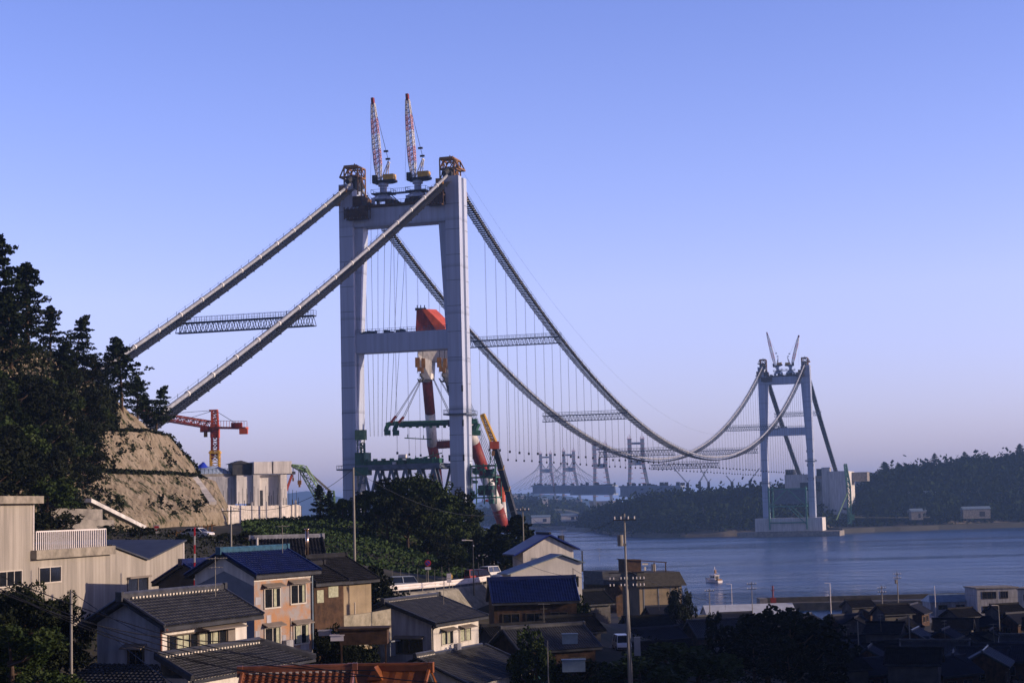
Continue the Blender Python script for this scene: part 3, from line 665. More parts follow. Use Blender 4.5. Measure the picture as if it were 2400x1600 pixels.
m = MB(); lattice(m, (0, 0, 0), (0, 0, 8.3), 1.3, 1.2, 6, .28, .16); m.bar((-1.6, 0, 0), (1.6, 0, 0), .4); m.build('lattice', greenp, gm); m = MB(); m.box(-2.6, 2.6, -1.8, 1.8, -3, -.2); m.build('base', greenp, gm)
# pale green access tower on inner side of left leg
ag = empty('lift_tower', B(-5.5, -17.2, 46), 'pale green hoist platforms fixed against the inner side of the left leg', 'hoist', BROT)
m = MB(); m.box(0, 3.6, -.5, 1.8, 10.5, 14); m.build('hoist_box', lgreen, ag); m = MB(); m.box(.6, 3, -.5, 1.6, -.5, 5.2); m.box(0, 4.3, -1, 2, 0, .4); m.build('cabin', lgreen, ag)
m = MB(); 
for x in (.6, 3.2): m.bar((x, .3, -6), (x, .3, 12), .25)
for k in range(12): m.bar((.6, .3, -5+k*1.5), (3.2, .3, -3.5+k*1.5), .14)
m.build('guide_frame', greenp, ag)
# right-hand green work platforms beyond the right leg
gr_ = empty('work_gantry', B(2, 24.5, 30), 'dark green steel work gantry hanging to the right of the right leg', 'gantry', BROT)
m = MB()
for z in (5, 12, 16): m.box(-1, 8.5, -3, 3, z, z+.5)
for x in (-.8, 4, 8.3):
    for y in (-3, 3): m.bar((x, y, 3), (x, y, 17), .35)
for k in range(26): x = random.uniform(-1, 7.5); z = random.uniform(3, 16); m.box(x, x+random.uniform(.5, 1.8), -3.4, -2, z, z+random.uniform(.4, 1.8))
m.bar((-.8, -3, 5), (8.3, -3, 12), .3)
m.build('frame', greenp, gr_)
m = MB(); m.box(1.5, 6.4, -2, 2.5, 6, 9.5); m.box(4, 7, -2, 2, 12.5, 15); m.build('winch_house', dark, gr_)
m = MB(); m.bar((5.5, 0, 17), (5.5, 0, 26), .25); m.bar((7, 0, 17), (7, 0, 26), .25)
for k in range(6): m.bar((5.5, 0, 17.5+k*1.5), (7, 0, 18.3+k*1.5), .14)
m.build('mast', greenp, gr_)
m = MB(); m.tube([(1, 0, -8), (2.2, 0, -18), (2.4, 0, -26)], .5, 6); m.box(.5, 8, -1.5, 1.5, -11, -10.6); m.box(1.5, 3.4, -1, 1, -12.5, -9); m.build('lower_stage', lgreen, gr_)
# ------------------------------------------------------------ floating crane behind the near tower
FD = 655
fcn = empty('floating_crane', xz(1060, 0, FD+25), 'huge red and white sheer leg floating crane working behind the near tower', 'crane')
def P_(px, py, D=FD): return at(px, py, D)
def band_leg(pts, rad, D0, D1):
    for k in range(len(pts)-1):
        (x0, y0, m_), (x1, y1, _) = pts[k], pts[k+1]; f0 = (y0-830)/400; f1 = (y1-830)/400
        mm = MB(); mm.tube([P_(x0, y0, D0+(D1-D0)*f0), P_(x1, y1, D0+(D1-D0)*f1)], rad, 20)
        o = mm.build('leg_section', m_, fcn, smooth=True, world=True)
        for p in o.data.polygons: p.use_smooth = len(p.vertices) == 4
band_leg([(997, 800, whitep), (1001, 890, redp), (1008, 967, whitep), (1013, 1043, redp), (1021, 1085, redp), (1032, 1190, whitep), (1040, 1260, whitep)], 1.95, 628, 665)
band_leg([(1030, 800, whitep), (1062, 912, redp), (1084, 968, whitep), (1110, 1037, redp), (1137, 1113, whitep), (1166, 1190, redp), (1183, 1240, redp)], 2.25, 628, 665)
m = MB(); m.tube([P_(1012, 1043, 648), P_(1105, 1038, 648)], 1.5, 14); m.build('cross_strut', redp, fcn, smooth=True, world=True)
m = MB()
for k in range(9): m.bar(P_(1020+k*5, 1036, 648), P_(1020+k*5, 1030, 648), .15)
m.bar(P_(1020, 1030, 648), P_(1062, 1030, 648), .15); m.build('strut_rail', dark, fcn, world=True)
# head: dark red front frame with a sloping orange back, white lower throat
hd = MB(); D_ = 622
front = [P_(974, 778, D_), P_(976, 728, D_), P_(992, 724, D_), P_(1024, 778, D_)]
hd.prism([front[0], front[3], front[2], front[1]], Vector((1.0, 10, 1.0))); hd.build('jib_head', redp, fcn, world=True)
hd = MB(); a = [P_(989, 725, D_-.5), P_(1000, 724, D_-.5), P_(1043, 766, D_-.5), P_(1043, 776, D_-.5), P_(1024, 776, D_-.5)]
hd.prism(a[::-1], Vector((3.0, 11, 1.0))); hd.build('head_plate', orange, fcn, world=True)
hd = MB(); a = [P_(973, 778, D_), P_(1050, 776, D_), P_(1060, 800, D_+2), P_(1056, 862, D_+3), P_(1036, 846, D_+3), P_(1012, 846, D_+3), P_(1010, 888, D_+4), P_(990, 888, D_+4), P_(979, 830, D_+1)]
hd.prism(a[::-1], Vector((1, 7, 0))); hd.build('throat', whitep, fcn, world=True)
hd = MB()
for px in (978, 995, 986): hd.bar(P_(px, 726, D_+2), P_(px, 715, D_+2), .35)
hd.box(-2, 2, -1, 1, 0, .8, Matrix.Translation(P_(986, 727, D_+4))); hd.build('head_rail', dark, fcn, world=True)
# stern gantry
m = MB(); m.tube([P_(1176, 1122, 700), P_(1178, 1176, 700)], 1.25, 10); m.build('stern_mast', orange, fcn, world=True)
m = MB(); m.tube([P_(1178, 1176, 700), P_(1184, 1235, 700)], 1.25, 10); m.build('stern_mast_foot', whitep, fcn, world=True)
m = MB()
for (x, y, w_, h_) in ((1160, 1128, 3, 4), (1172, 1124, 3, 4), (1165, 1150, 2.5, 4), (1152, 1172, 5, 1), (1184, 1128, 2, 3)): p = P_(x, y, 698); m.box(p.x-w_/2, p.x+w_/2, p.y-1, p.y+1, p.z-h_/2, p.z+h_/2)
for k in range(4): m.bar(P_(1130+k*13, 1176, 698), P_(1142+k*11, 1130, 698), .3)
m.build('stern_gantry', redp, fcn, world=True)
m = MB()
for q in range(6): m.bar(P_(1060+q*2, 860, 640), P_(1150+q*5, 1122, 700), .13)
m.build('stay_rope', ropem, fcn, world=True)
bm_ = MB(); c0 = xz(1085, 0, FD+22); bm_.prism([(c0.x-17, c0.y-16, -1), (c0.x+17, c0.y-16, -1), (c0.x+19, c0.y-16, 5), (c0.x-17, c0.y-16, 5)], Vector((0, 70, 0))); bm_.build('hull', redp, fcn, world=True)
bm_ = MB(); bm_.box(c0.x-12, c0.x+12, c0.y+26, c0.y+48, 5, 14); bm_.box(c0.x-8, c0.x+8, c0.y+30, c0.y+44, 14, 18); bm_.build('deck_house', whitep, fcn, world=True)
# hook blocks, slings, lifting beam
def hook(px, label):
    r = empty('hook_block', P_(px, 880, 600), label, 'hook block', 0, 'hook blocks of the floating crane')
    m = MB()
    for dx, y0, y1, w_ in ((-1.2, 838, 860, 1.6), (.9, 840, 862, 1.3), (.6, 862, 874, 1.0), (-.6, 860, 870, 1.2)):
        a, b_ = P_(px, y0, 618), P_(px, y1, 618); m.box(a.x+dx-w_/2, a.x+dx+w_/2, a.y-1, a.y+1, b_.z, a.z)
    m.build('sheave_block', ochre, r, world=True)
    m = MB(); a = P_(px, 874, 618); m.bar(a+Vector((-1.2, -.2, 0)), P_(px-6, 776, 622), .18); m.bar(a+Vector((1, -.2, 0)), P_(px+3, 776, 622), .18)
    m.tube([a, a+Vector((0, 0, -1)), a+Vector((.9, 0, -2)), a+Vector((.5, 0, -3)), a+Vector((-.6, 0, -3)), a+Vector((-1.2, 0, -2))], [.4, .45, .5, .5, .4, .2], 6); m.build('hook', dark, r, world=True)
    return r
hook(986, 'left orange hook block hanging from the floating crane head'); hook(1037, 'right orange hook block hanging from the floating crane head')
lb = empty('lifting_beam', P_(1010, 992, 616), 'long dark green lifting beam slung from the floating crane hooks', 'lifting beam')
m = MB(); m.tube([P_(905, 996, 616), P_(916, 992, 616), P_(1012, 990, 614), P_(1118, 986, 612)], .85, 10); m.tube([P_(935, 997, 606), P_(1120, 990, 606)], .6, 8)
for k in range(12): p = P_(930+k*16, 996, 614); m.box(p.x-.5, p.x+.5, p.y-1, p.y+1, p.z-.9, p.z)
m.build('spreader_tube', greenp, lb, world=True)
m = MB()
for px, D in ((911, 616), (931, 606), (1116, 612), (1122, 606)):
    a = P_(px, 992, D); m.tube([a, a+Vector((-.8, 0, -1.6)), a+Vector((-.9, 0, -2.8))], [.8, .8, 1.0], 8); m.box(a.x-1.6, a.x+.6, a.y-1, a.y+1, a.z-4.2, a.z-2.4)
m.build('end_clamp', greenp, lb, world=True)
m = MB()
for (hx, ex) in ((985, 918), (987, 922), (988, 938), (990, 942), (1036, 1110), (1038, 1114), (1028, 1090), (1030, 1094), (1014, 1062), (1016, 1066)): m.bar(P_(hx, 886, 617), P_(ex, 990, 612), .16)
m.build('sling', ropem, lb, world=True)
m = MB(); 
for (x0, y0, x1, y1) in ((916, 990, 928, 974), (934, 990, 946, 976)): m.bar(P_(x0, y0, 612), P_(x1, y1, 612), .8)
m.build('shackle', redp, lb, world=True)
for i, (x0, y0, x1, y1, lab) in enumerate([(948, 1026, 1012, 1029, 'thin pale green spreader bar hanging level under the lifting beam'), (966, 1078, 1036, 1061, 'thin green spreader bar hanging tilted just above the deck truss')]):
    r = empty('spreader_bar', P_(x0, y0, 604), lab, 'spreader bar'); m = MB(); a, b_ = P_(x0, y0, 604), P_(x1, y1, 604); m.bar(a, b_, .35)
    for f in (.12, .7): q = a.lerp(b_, f); m.bar(q, q+Vector((0, 0, 1.3)), .3)
    m.build('bar', lgreen, r, world=True); m = MB()
    for f in (.12, .7): q = a.lerp(b_, f); m.bar(q+Vector((0, 0, 1)), q+Vector((0, 0, 8 if i else 5)), .07)
    m.build('rope', ropem, r, world=True)
# telescopic crane right of the tower
tcn = empty('boom_crane', xz(1225, 3, 590), 'dark boom crane with an orange jib leaning left beside the right tower leg', 'crane')
m = MB(); a, b_ = P_(1158, 1040, 560), P_(1222, 1262, 590); m.bar(b_, a, 1.7, 1.7)
for f in (.25, .5, .75): q = b_.lerp(a, f); m.bar(q, q+(a-b_)*.006, 2.0, 2.0)
m.build('boom', dark, tcn, world=True)
for f in (.46, .24): m = MB(); q = a.lerp(b_, f); m.bar(q, q+(b_-a)*.004, 2.1, 2.1); m.build('boom_band', yellow, tcn, world=True)
m = MB(); lattice(m, P_(1158, 1038, 560), P_(1131, 972, 558), 1.7, 1.2, 8, .45, .25); m.bar(P_(1133, 978, 558), P_(1130, 970, 558), 1.5); m.build('jib', yellow, tcn, world=True)
m = MB(); p = P_(1159, 1043, 559); m.box(p.x-1.5, p.x+1.5, p.y-1, p.y+1, p.z-1.2, p.z+1.2); m.build('boom_head', orange, tcn, world=True)
m = MB(); p = P_(1156, 1056, 559); m.bar(p+Vector((0, 0, 6)), p, .1); m.box(p.x-.5, p.x+.5, p.y-.4, p.y+.4, p.z-1.6, p.z); m.build('hook', ochre, tcn, world=True)
m = MB(); p = xz(1225, 3, 592); m.box(p.x-4, p.x+6, p.y-3, p.y+3, 1, 4.2); m.box(p.x, p.x+6, p.y-2.5, p.y+2.5, 4.2, 7.4); m.build('carrier', yellow, tcn, world=True)
# green shore derrick, left of the tower
sd = empty('derrick_crane', xz(770, 24, 470), 'pale green lattice derrick jib reaching left above the sea, left of the tower', 'crane')
m = MB(); a, b_, c_ = P_(772, 1200, 475), P_(710, 1098, 468), P_(684, 1090, 466)
lattice(m, a, b_, 2.4, 1.8, 9, .22, .12); lattice(m, b_, c_, 1.4, .4, 4, .22, .12); m.build('jib', lgreen, sd, world=True)
m = MB(); m.prism([P_(700, 1093, 468), P_(712, 1095, 468), P_(721, 1109, 468), P_(706, 1103, 468)], Vector((0, 1.5, 0))); m.build('jib_elbow', lgreen, sd, world=True)
m = MB(); m.bar(P_(714, 1097, 468), P_(775, 1150, 476), .3); m.bar(P_(714, 1099, 468), P_(775, 1154, 476), .2)
for px, y0, y1 in ((700, 1100, 1126), (704, 1100, 1126), (687, 1092, 1120)): m.bar(P_(px, y0, 467), P_(px, y1, 467), .16)
m.build('stay_rope', ropem, sd, world=True)
m = MB()
for px, y0, y1, w_ in ((702, 1125, 1135, 1.0), (702, 1135, 1141, .5), (687, 1119, 1127, .4)): p = P_(px, y0, 467); q = P_(px, y1, 467); m.box(p.x-w_/2, p.x+w_/2, p.y-.3, p.y+.3, q.z, p.z)
m.build('hook', ochre, sd, world=True)
m = MB(); p = xz(780, 26, 478); lattice(m, (p.x, p.y, 22), P_(776, 1150, 478), 2.5, 1.5, 6, .35, .2); m.build('mast', lgreen, sd, world=True)
# ------------------------------------------------------------ concrete abutment with deck, and the tower crane behind
ab = empty('bridge_abutment', B(-112, 0, 28), 'pale concrete bridge abutment with a tall door slot, beside the bare slope', 'abutment')
AD = 488
def slab(name, pts, thick, mat, D=AD, vec=None):
    m = MB(); q = [at(px, py, D+dd) for px, py, dd in pts]; m.prism(q[::-1], vec if vec is not None else bd*thick); return m.build(name, mat, ab, world=True)
# mass in plan: local axes across = bn_, along = bd
def ax(px, D=AD): return None
O = at(593, 1180, AD); O.z = 0
ab2n = Vector((math.sin(R(66)), math.cos(R(66)), 0)); ab2d = Vector((math.sin(R(-24)), math.cos(R(-24)), 0))
def abx(name, s0, s1, t0, t1, z0, z1, mat=conc):
    m = MB(); p = [O+ab2n*a+ab2d*b_+Vector((0, 0, z0)) for a, b_ in ((s0, t0), (s1, t0), (s1, t1), (s0, t1))]
    m.prism(p[::-1], Vector((0, 0, z1-z0))) if False else m.prism(p, Vector((0, 0, z1-z0))); return m.build(name, mat, ab, world=True)
abx('cap', .2, 5.4, -.6, 8, 42.9, 46.3); abx('cap', 5.9, 11.3, -.6, 8, 42.9, 46.4)
abx('cap_recess', 5.4, 5.9, .6, 8, 42.9, 46.2, plasterg)
abx('pier_wall', .2, 2.0, 0, 8, 22, 42.7); abx('pier_wall', 8.1, 10.0, 0, 8, 22, 42.7)
abx('recessed_wall', 2.0, 8.1, 1.9, 8, 22, 42.7)
abx('door_slot', 2.4, 3.4, 1.8, 2.2, 29.2, 38.3, dark)
abx('left_wall', -4.4, .15, 1.0, 8, 34.6, 42.6); abx('left_wall', -22, -4.45, 2.4, 9, 33.6, 42.4, plasterg)
abx('base_block', -8, .2, -1.5, 6, 24, 34.0); abx('deck_slab', -24, 0, 2.6, 30, 42.4, 43.2, concd)
abx('roof_shed', -5.5, .1, 1.2, 6, 42.7, 46.0, dark)
m = MB(); p0 = O+ab2n*-6.3+ab2d*.8+Vector((0, 0, 45.8)); m.prism([p0, p0+ab2n*6.5, p0+ab2n*3.2+Vector((0, 0, 1.0))], ab2d*6); m.build('shed_roof', dark, ab, world=True)
m = MB()
for k in range(20): s_ = -22+k*1.1; q = O+ab2n*s_+ab2d*2.5; m.bar(q+Vector((0, 0, 43.2)), q+Vector((0, 0, 44.6)), .1)
m.bar(O+ab2n*-22+ab2d*2.5+Vector((0, 0, 44.6)), O+ab2n*0+ab2d*2.5+Vector((0, 0, 44.6)), .1)
for k in range(9): q = O+ab2n*(-22+k*1.7)+ab2d*12; m.box(q.x-.6, q.x+.9, q.y, q.y+2, 43.2, 43.2+random.uniform(.8, 2.9))
m.build('deck_clutter', dark, ab, world=True)
m = MB()
q = O+ab2n*10.2+ab2d*3; m.bar(q+Vector((0, 0, 43.1)), q+ab2n*2.8+Vector((0, 0, 43.1)), 3, .8); m.build('cantilever', dark, ab, world=True); m = MB(); m.bar(q+ab2n*2.2+Vector((0, 0, 42.6)), q+ab2n*.2+Vector((0, 0, 37.5)), .6); m.build('brace', redp, ab, world=True)
def tarp(name, label, s0, t0, w_, l_, h_, mat, z):
    m = MB(); P = []
    for i in range(9):
        row = []
        for j in range(9): u = i/8; v = j/8; zz = h_*math.sin(math.pi*u)**.6*math.sin(math.pi*v)**.6*(1+.3*noise.noise(Vector((u*4, v*5, s0)))); q = O+ab2n*(s0+u*w_)+ab2d*(t0+v*l_); row.append((q.x, q.y, z+zz))
        P.append(row)
    m.grid(P); tag(m.build(name, mat, smooth=True), label, 'tarpaulin')
tarp('tarpaulin', 'blue tarpaulin heaped on the concrete deck by the red crane mast', -14.8, 4, 4, 4, 3.2, M('blue_tarp', (.02, .05, .5), .5, .2), 43.2)
tarp('tarpaulin', 'pale blue tarpaulin draped over material along the concrete deck', -17, 2.6, 12, 5, 2.2, M('pale_tarp', (.35, .45, .6), .5, .15), 43.2)
# sheet-pile formwork wall in front of the abutment
fwk = empty('formwork_wall', at(600, 1240, 470), 'tall pale formwork panel fence below the concrete abutment', 'fence')
pts = [(505, 1182, 1262, 440), (545, 1183, 1245, 452), (600, 1185, 1240, 458), (660, 1183, 1232, 464), (700, 1182, 1225, 472), (706, 1186, 1215, 480)]
fm = M('formwork_panel', (.46, .43, .38), .8, .3, .9, c2=(.66, .6, .54))
for k in range(len(pts)-1):
    (x0, t0, b0, d0), (x1, t1, b1, d1) = pts[k], pts[k+1]; n = max(3, int((x1-x0)/5))
    for i in range(n):
        f0, f1 = i/n, (i+1)/n-.08/n; D0 = d0+(d1-d0)*f0; D1 = d0+(d1-d0)*f1
        j = random.uniform(-.4, .4); L0 = lambda a, b_, f: a+(b_-a)*f
        m = MB(); a = at(L0(x0, x1, f0), L0(t0, t1, f0)+j, D0); b_ = at(L0(x0, x1, f1), L0(t0, t1, f1)+j, D1); z0 = at(x0, L0(b0, b1, f0)+6, D0).z
        m.prism([(a.x, a.y, z0), (b_.x, b_.y, z0), b_, a], (0, .35+random.uniform(0, .5), 0)); m.build('panel', fm, fwk, world=True)
m = MB()
for k in range(22):
    px = 560+k*7; p = at(px, 1200, 455+k*1.2); m.bar((p.x, p.y-.6, p.z-6), (p.x, p.y-.6, p.z+random.uniform(.5, 5)), .14)
for k in range(26): px = 470+k*9; p = at(px, 1168, 478); m.bar(p-Vector((0, 0, 3)), p+Vector((0, 0, random.uniform(1.5, 3.6))), .10)
m.build('rebar_pole', ropem, fwk, world=True)
m = MB()
for k in range(9): px = 575+k*17; p = at(px, 1222-k*1.0, 452+k*2.5); m.bar((p.x, p.y-1, p.z-6.5), (p.x, p.y-1, p.z+(5 if k % 2 else 0)), .45)
m.build('soldier_post', whsid, fwk, world=True)
# row of dark bundles / hanging net at its foot
nb = MB()
for k in range(60):
    px = 524+k*2.45; y = 1232-(px-524)*.155 if px < 668 else 1212; p = at(px, y+random.uniform(-2, 2), 446+(px-520)*.14); w_ = random.uniform(.5, 1.1); h_ = random.uniform(1.6, 3.4)
    nb.box(p.x-w_/2, p.x+w_/2, p.y-1.6, p.y-1.1, p.z-h_, p.z)
for k in range(40):
    px = 560+k*2.8; y = 1240-(px-560)*.13; p = at(px, y+random.uniform(-2, 3), 448+(px-520)*.14); w_ = random.uniform(.4, 1.0); h_ = random.uniform(.8, 2.2)
    nb.box(p.x-w_/2, p.x+w_/2, p.y-1.6, p.y-1.1, p.z-h_, p.z)
tag(nb.build('hanging_nets', dark), 'ragged row of dark nets hung along the pale formwork fence', 'netting', kind='stuff')
# tower crane
tc_ = empty('tower_crane', at(502, 1090, 520), 'orange red hammerhead tower crane with a yellow lower mast behind the abutment', 'tower crane')
A0, A1, A2, A3 = at(504, 1110, 520), at(504, 1060, 520), at(504, 1002, 520), at(503, 961, 520)
m = MB(); lattice(m, (A1.x, A1.y, A1.z-2), A2, 1.9, 1.9, 7, .38, .22); m.build('mast', redp, tc_, world=True)
m = MB(); lattice(m, (A1.x, A1.y, A0.z-4), A1+Vector((0, 0, .5)), 2.5, 2.5, 6, .42, .22); m.box(A1.x-1.7, A1.x+1.7, A1.y-1.6, A1.y+1.6, A1.z-.3, A1.z+.2); m.build('climbing_frame', yellow, tc_, world=True)
m = MB(); lattice(m, A2, A3, 1.9, 1.6, 6, .38, .22); m.box(A3.x-1.6, A3.x+1.0, A3.y-.5, A3.y+.5, A3.z-.3, A3.z+.2); m.box(A2.x-1.3, A2.x+1.3, A2.y-1, A2.y+1, A2.z-3, A2.z+.8); m.build('tower_head', orange, tc_, world=True)
J0, J1 = at(498, 1004, 520), at(330, 976, 545); m = MB(); lattice(m, J0+Vector((0, 0, 1)), J1+Vector((0, 0, 1.4)), 1.9, 1.4, 22, .32, .16); m.bar(J0, J1, .9, .6); m.build('jib', orange, tc_, world=True)
K1 = at(579, 1003, 512); m = MB(); m.bar(A2, K1, 1.2, .7)
for k in range(12): q = A2.lerp(K1, k/11); m.bar(q, q+Vector((0, 0, 2.1)), .12)
m.bar(A2+Vector((0, 0, 2.1)), K1+Vector((0, 0, 2.1)), .12); m.build('counter_jib', orange, tc_, world=True)
q = at(571, 1009, 512); m = MB(); m.box(q.x-1.2, q.x+1.2, q.y-.8, q.y+.8, q.z-1, q.z+.7); m.build('counterweight', orange, tc_, world=True)
q = at(555, 998, 514); m = MB(); m.box(q.x-1.6, q.x+1.6, q.y-.8, q.y+.8, q.z-.7, q.z+1.0); q = at(481, 1006, 520); m.box(q.x-1.4, q.x+1.4, q.y-1, q.y+1, q.z-.8, q.z+.8); m.build('winch', redp, tc_, world=True)
m = MB(); m.bar(A3, at(410, 990, 535), .12); m.bar(A3, at(330, 974, 545), .12); m.bar(A3, at(555, 993, 514), .12); q = at(482, 1016, 520); m.bar(at(482, 1004, 520), q, .1); m.build('tie_rope', ropem, tc_, world=True)
m = MB(); m.box(q.x-.5, q.x+.5, q.y-.4, q.y+.4, q.z-1, q.z+.6); m.build('hook', ochre, tc_, world=True)
# ------------------------------------------------------------ far tower pier, green frame, far anchorage
pr = empty('tower_pier', B(SPAN, 0, 0), 'broad concrete pier at the foot of the far bridge tower', 'pier', BROT)
m = MB(); m.box(-29, 29, -10, 14, 4.5, 15.9); m.build('pier_block', conc, pr); m = MB(); m.box(-44, 44, -16, 20, -2, 4.2); m.build('footing', concd, pr)
gf = empty('erection_frame', B(SPAN, 0, 16), 'tall green braced steel frame around the base of the far tower', 'steel frame', BROT)
m = MB()
for y in (-12, 10):
    for x in (-16, 16): m.bar((x, y, -10), (x, y, 27), 1.3)
    for z in (25, 10, -4): m.bar((-16, y, z), (16, y, z), 1.1)
    m.bar((-16, y, 10), (0, y, 25), .8); m.bar((16, y, 10), (0, y, 25), .8); m.bar((-16, y, 10), (0, y, 10), .8); m.bar((0, y, 10), (16, y, -6), .8)
for x in (-16, 16):
    for z in (25, 10): m.bar((x, -12, z), (x, 10, z), .8)
m.build('frame', M('faded_green_paint', (.06, .2, .14), .6, .2), gf)
m = MB(); m.box(-14, 14, 4, 9, 12, 25); m.build('formwork', truss, gf)
an = empty('cable_anchorage', B(SPAN+212, 0, 0), 'massive pale concrete cable anchorage behind the far tower', 'anchorage', BROT)
m = MB(); m.box(-31, -8, -20, 30, 0, 56); m.box(-8, 14, -8, 30, 0, 52); m.build('left_block', conc, an)
m = MB(); m.box(14, 31, -30, 34, 0, 58); m.build('right_block', conc, an)
m = MB(); m.box(6, 14, -26, -14, 0, 62); m.build('stair_shaft', conc, an)
m = MB(); m.box(-30, -22, -20.5, 0, 56, 61); m.box(0, 7, -18, -8, 54, 61); m.box(-16, 2, -20.6, -8.2, 40, 48); m.build('dark_hut', dark, an)
m = MB(); m.box(31, 46, 10, 34, 48, 57); m.box(-31, 31, 34, 60, 49, 55); m.build('deck_bearing', concd, an)
va = empty('viaduct', B(SPAN+240, 40, 0), 'thin approach viaduct on piers running right behind the anchorage into the hill', 'viaduct')
m = MB(); q0, q1 = xz(2003, 57, 1830), xz(2110, 57, 1930); m.bar(q0, q1, 12, 2.5); m.build('deck', conc, va, world=True)
for px in (2010, 2016, 2042): q = xz(px, 20, 1850); m = MB(); m.bar((q.x, q.y, 0), (q.x, q.y, 56), 2.6); m.build('column', conc, va, world=True)
fcr = empty('lattice_crane', xz(1985, 5, 1560), 'green lattice boom crane on the shore right of the far anchorage', 'crane')
m = MB(); a, b_ = at(1992, 1228, 1560), at(1981, 1088, 1580); lattice(m, a, at(1989, 1140, 1570), 3, 3, 10, .8, .5); lattice(m, at(1989, 1140, 1570), b_, 3, 2, 8, .8, .5); m.build('boom', M('far_green', (.07, .19, .13), .6, .2), fcr, world=True)
m = MB(); m.bar(at(1960, 1218, 1560), at(1986, 1155, 1565), .8); m.bar(at(1994, 1150, 1566), at(1995, 1228, 1560), .9); m.build('strut', lgreen, fcr, world=True)
m = MB()
for k in range(1): px = random.uniform(1925, 2000); p = at(px, random.uniform(1202, 1222), 1555); m.box(p.x-2, p.x+random.uniform(1, 5), p.y-2, p.y+2, p.z-2, p.z+random.uniform(0, 3))
m.build('machinery', greenp, fcr, world=True)
# ------------------------------------------------------------ far islands
far_leaf = M('far_woodland', (.006, .011, .006), .9, .4, .02, c2=(.022, .035, .012), spec=.0)
rockm = M('shore_rock', (.05, .045, .035), .95, .3, .04, c2=(.16, .135, .10), bump=.5)
def island(name, cols, label, nclump, csize, seed, rock=True, mat_soil=None, dens=14):
    """cols: (px, crest row, crest depth, foot depth)"""
    rng = np.random.default_rng(seed); P = []; cl = []
    for px, yc, Dc, Df in cols:
        cr = at(px, yc, Dc); ft = xz(px, 0, Df); ft.z = -.6; sh = xz(px, 2.5, Df+4)
        bk = Vector((cr.x, cr.y+180, -1)); cr.z -= csize*.9
        row = [ft, sh, sh.lerp(cr, .12)+Vector((0, 0, max(0, (cr.z-3))*.16)), sh.lerp(cr, .45)+Vector((0, 0, (cr.z-3)*.14)), sh.lerp(cr, .75)+Vector((0, 0, (cr.z-3)*.09)), cr, bk]
        cl.append(row)
    def pt(u, v):
        i = min(int(u), len(cl)-2); j = min(int(v), 5); a = u-i; b_ = v-j
        return (cl[i][j].lerp(cl[i+1][j], a)).lerp(cl[i][j+1].lerp(cl[i+1][j+1], a), b_)
    m = MB(); m.grid([[pt(u, v)+Vector((0, 0, noise.noise(pt(u, v)*.03)*2.0*(0 if v < .5 or v > 5.5 else 1))) for u in np.linspace(0, len(cl)-1, 90)] for v in np.linspace(0, 6, 26)])
    structure(m.build(name, mat_soil or rockm, smooth=False))
    C = []; S = []
    for k in range(nclump):
        u = rng.uniform(0, len(cl)-1); v = rng.uniform(1.15 if rock else .8, 5.6); p = np.array(pt(u, v)); s = csize*rng.uniform(.5, 1.15)
        C.append(p+rng.normal(size=(dens, 3))*np.array([s*.5, s*.5, s*.42])+np.array([0, 0, s*.5]))
    C = np.concatenate(C); tag(cloud('far_wood', C, csize*.42, far_leaf), label, 'woodland', kind='stuff')
    return pt
island('far_island', [(1362, 1212, 2300, 2150), (1400, 1192, 2150, 1950), (1440, 1180, 2000, 1760), (1480, 1166, 1900, 1640), (1530, 1156, 1850, 1585), (1600, 1149, 1830, 1560), (1700, 1141, 1820, 1555), (1790, 1133, 1810, 1560), (1850, 1136, 1800, 1570), (1960, 1150, 1850, 1640)],
       'dense wood covering the low island to the left of the far tower', 1900, 9, 3)
island('far_headland', [(1985, 1145, 1900, 1640), (2035, 1124, 1880, 1640), (2060, 1106, 1860, 1640), (2100, 1094, 1850, 1640), (2160, 1086, 1840, 1650), (2230, 1078, 1840, 1660), (2275, 1064, 1840, 1670), (2330, 1070, 1840, 1680), (2400, 1054, 1840, 1690), (2520, 1030, 1850, 1700), (2700, 1020, 1850, 1700)],
       'dense dark wood covering the headland on the right behind the water', 2300, 9, 4)
random.seed(9)
for i, (px, yt, D, h) in enumerate([(2072, 1082, 1850, 16), (2078, 1083, 1853, 15), (2105, 1085, 1850, 14), (2135, 1088, 1848, 12), (2190, 1062, 1838, 12), (2262, 1058, 1838, 11), (2390, 1040, 1838, 17), (2165, 1080, 1845, 12)]):
    p = at(px, yt, D); tree(PINES[i % 2], p-Vector((0, 0, h)), h, 10, 'dark pine standing out on the skyline of the right headland', 'skyline pines of the headland', sq=1.5)
island('back_island', [(1120, 1200, 3100, 2900), (1190, 1172, 3050, 2750), (1230, 1166, 3000, 2650), (1270, 1170, 2950, 2600), (1330, 1172, 2950, 2600), (1380, 1190, 2900, 2550), (1440, 1196, 2900, 2600)],
       'hazy wood on the island behind the hangers', 900, 13, 5)
island('back_headland', [(1185, 1198, 2500, 2350), (1230, 1180, 2450, 2250), (1262, 1178, 2450, 2250), (1290, 1198, 2450, 2280), (1300, 1215, 2400, 2300)],
       'small wooded point in the haze left of the green field', 400, 12, 6)
m = MB(); P = []
for i in range(9):
    u = i/8; px = 1282+u*75; P.append([at(px, 1217+10*u*0, 2350), at(px, 1208-4*math.sin(math.pi*u), 2420), at(px, 1200-8*math.sin(math.pi*(u*.8+.2)), 2500), at(px, 1208, 2600)])
m.grid(P); structure(m.build('reclaimed_field', M('field_green', (.14, .15, .09), .9, .3, .01), smooth=True))
sb_ = MB()
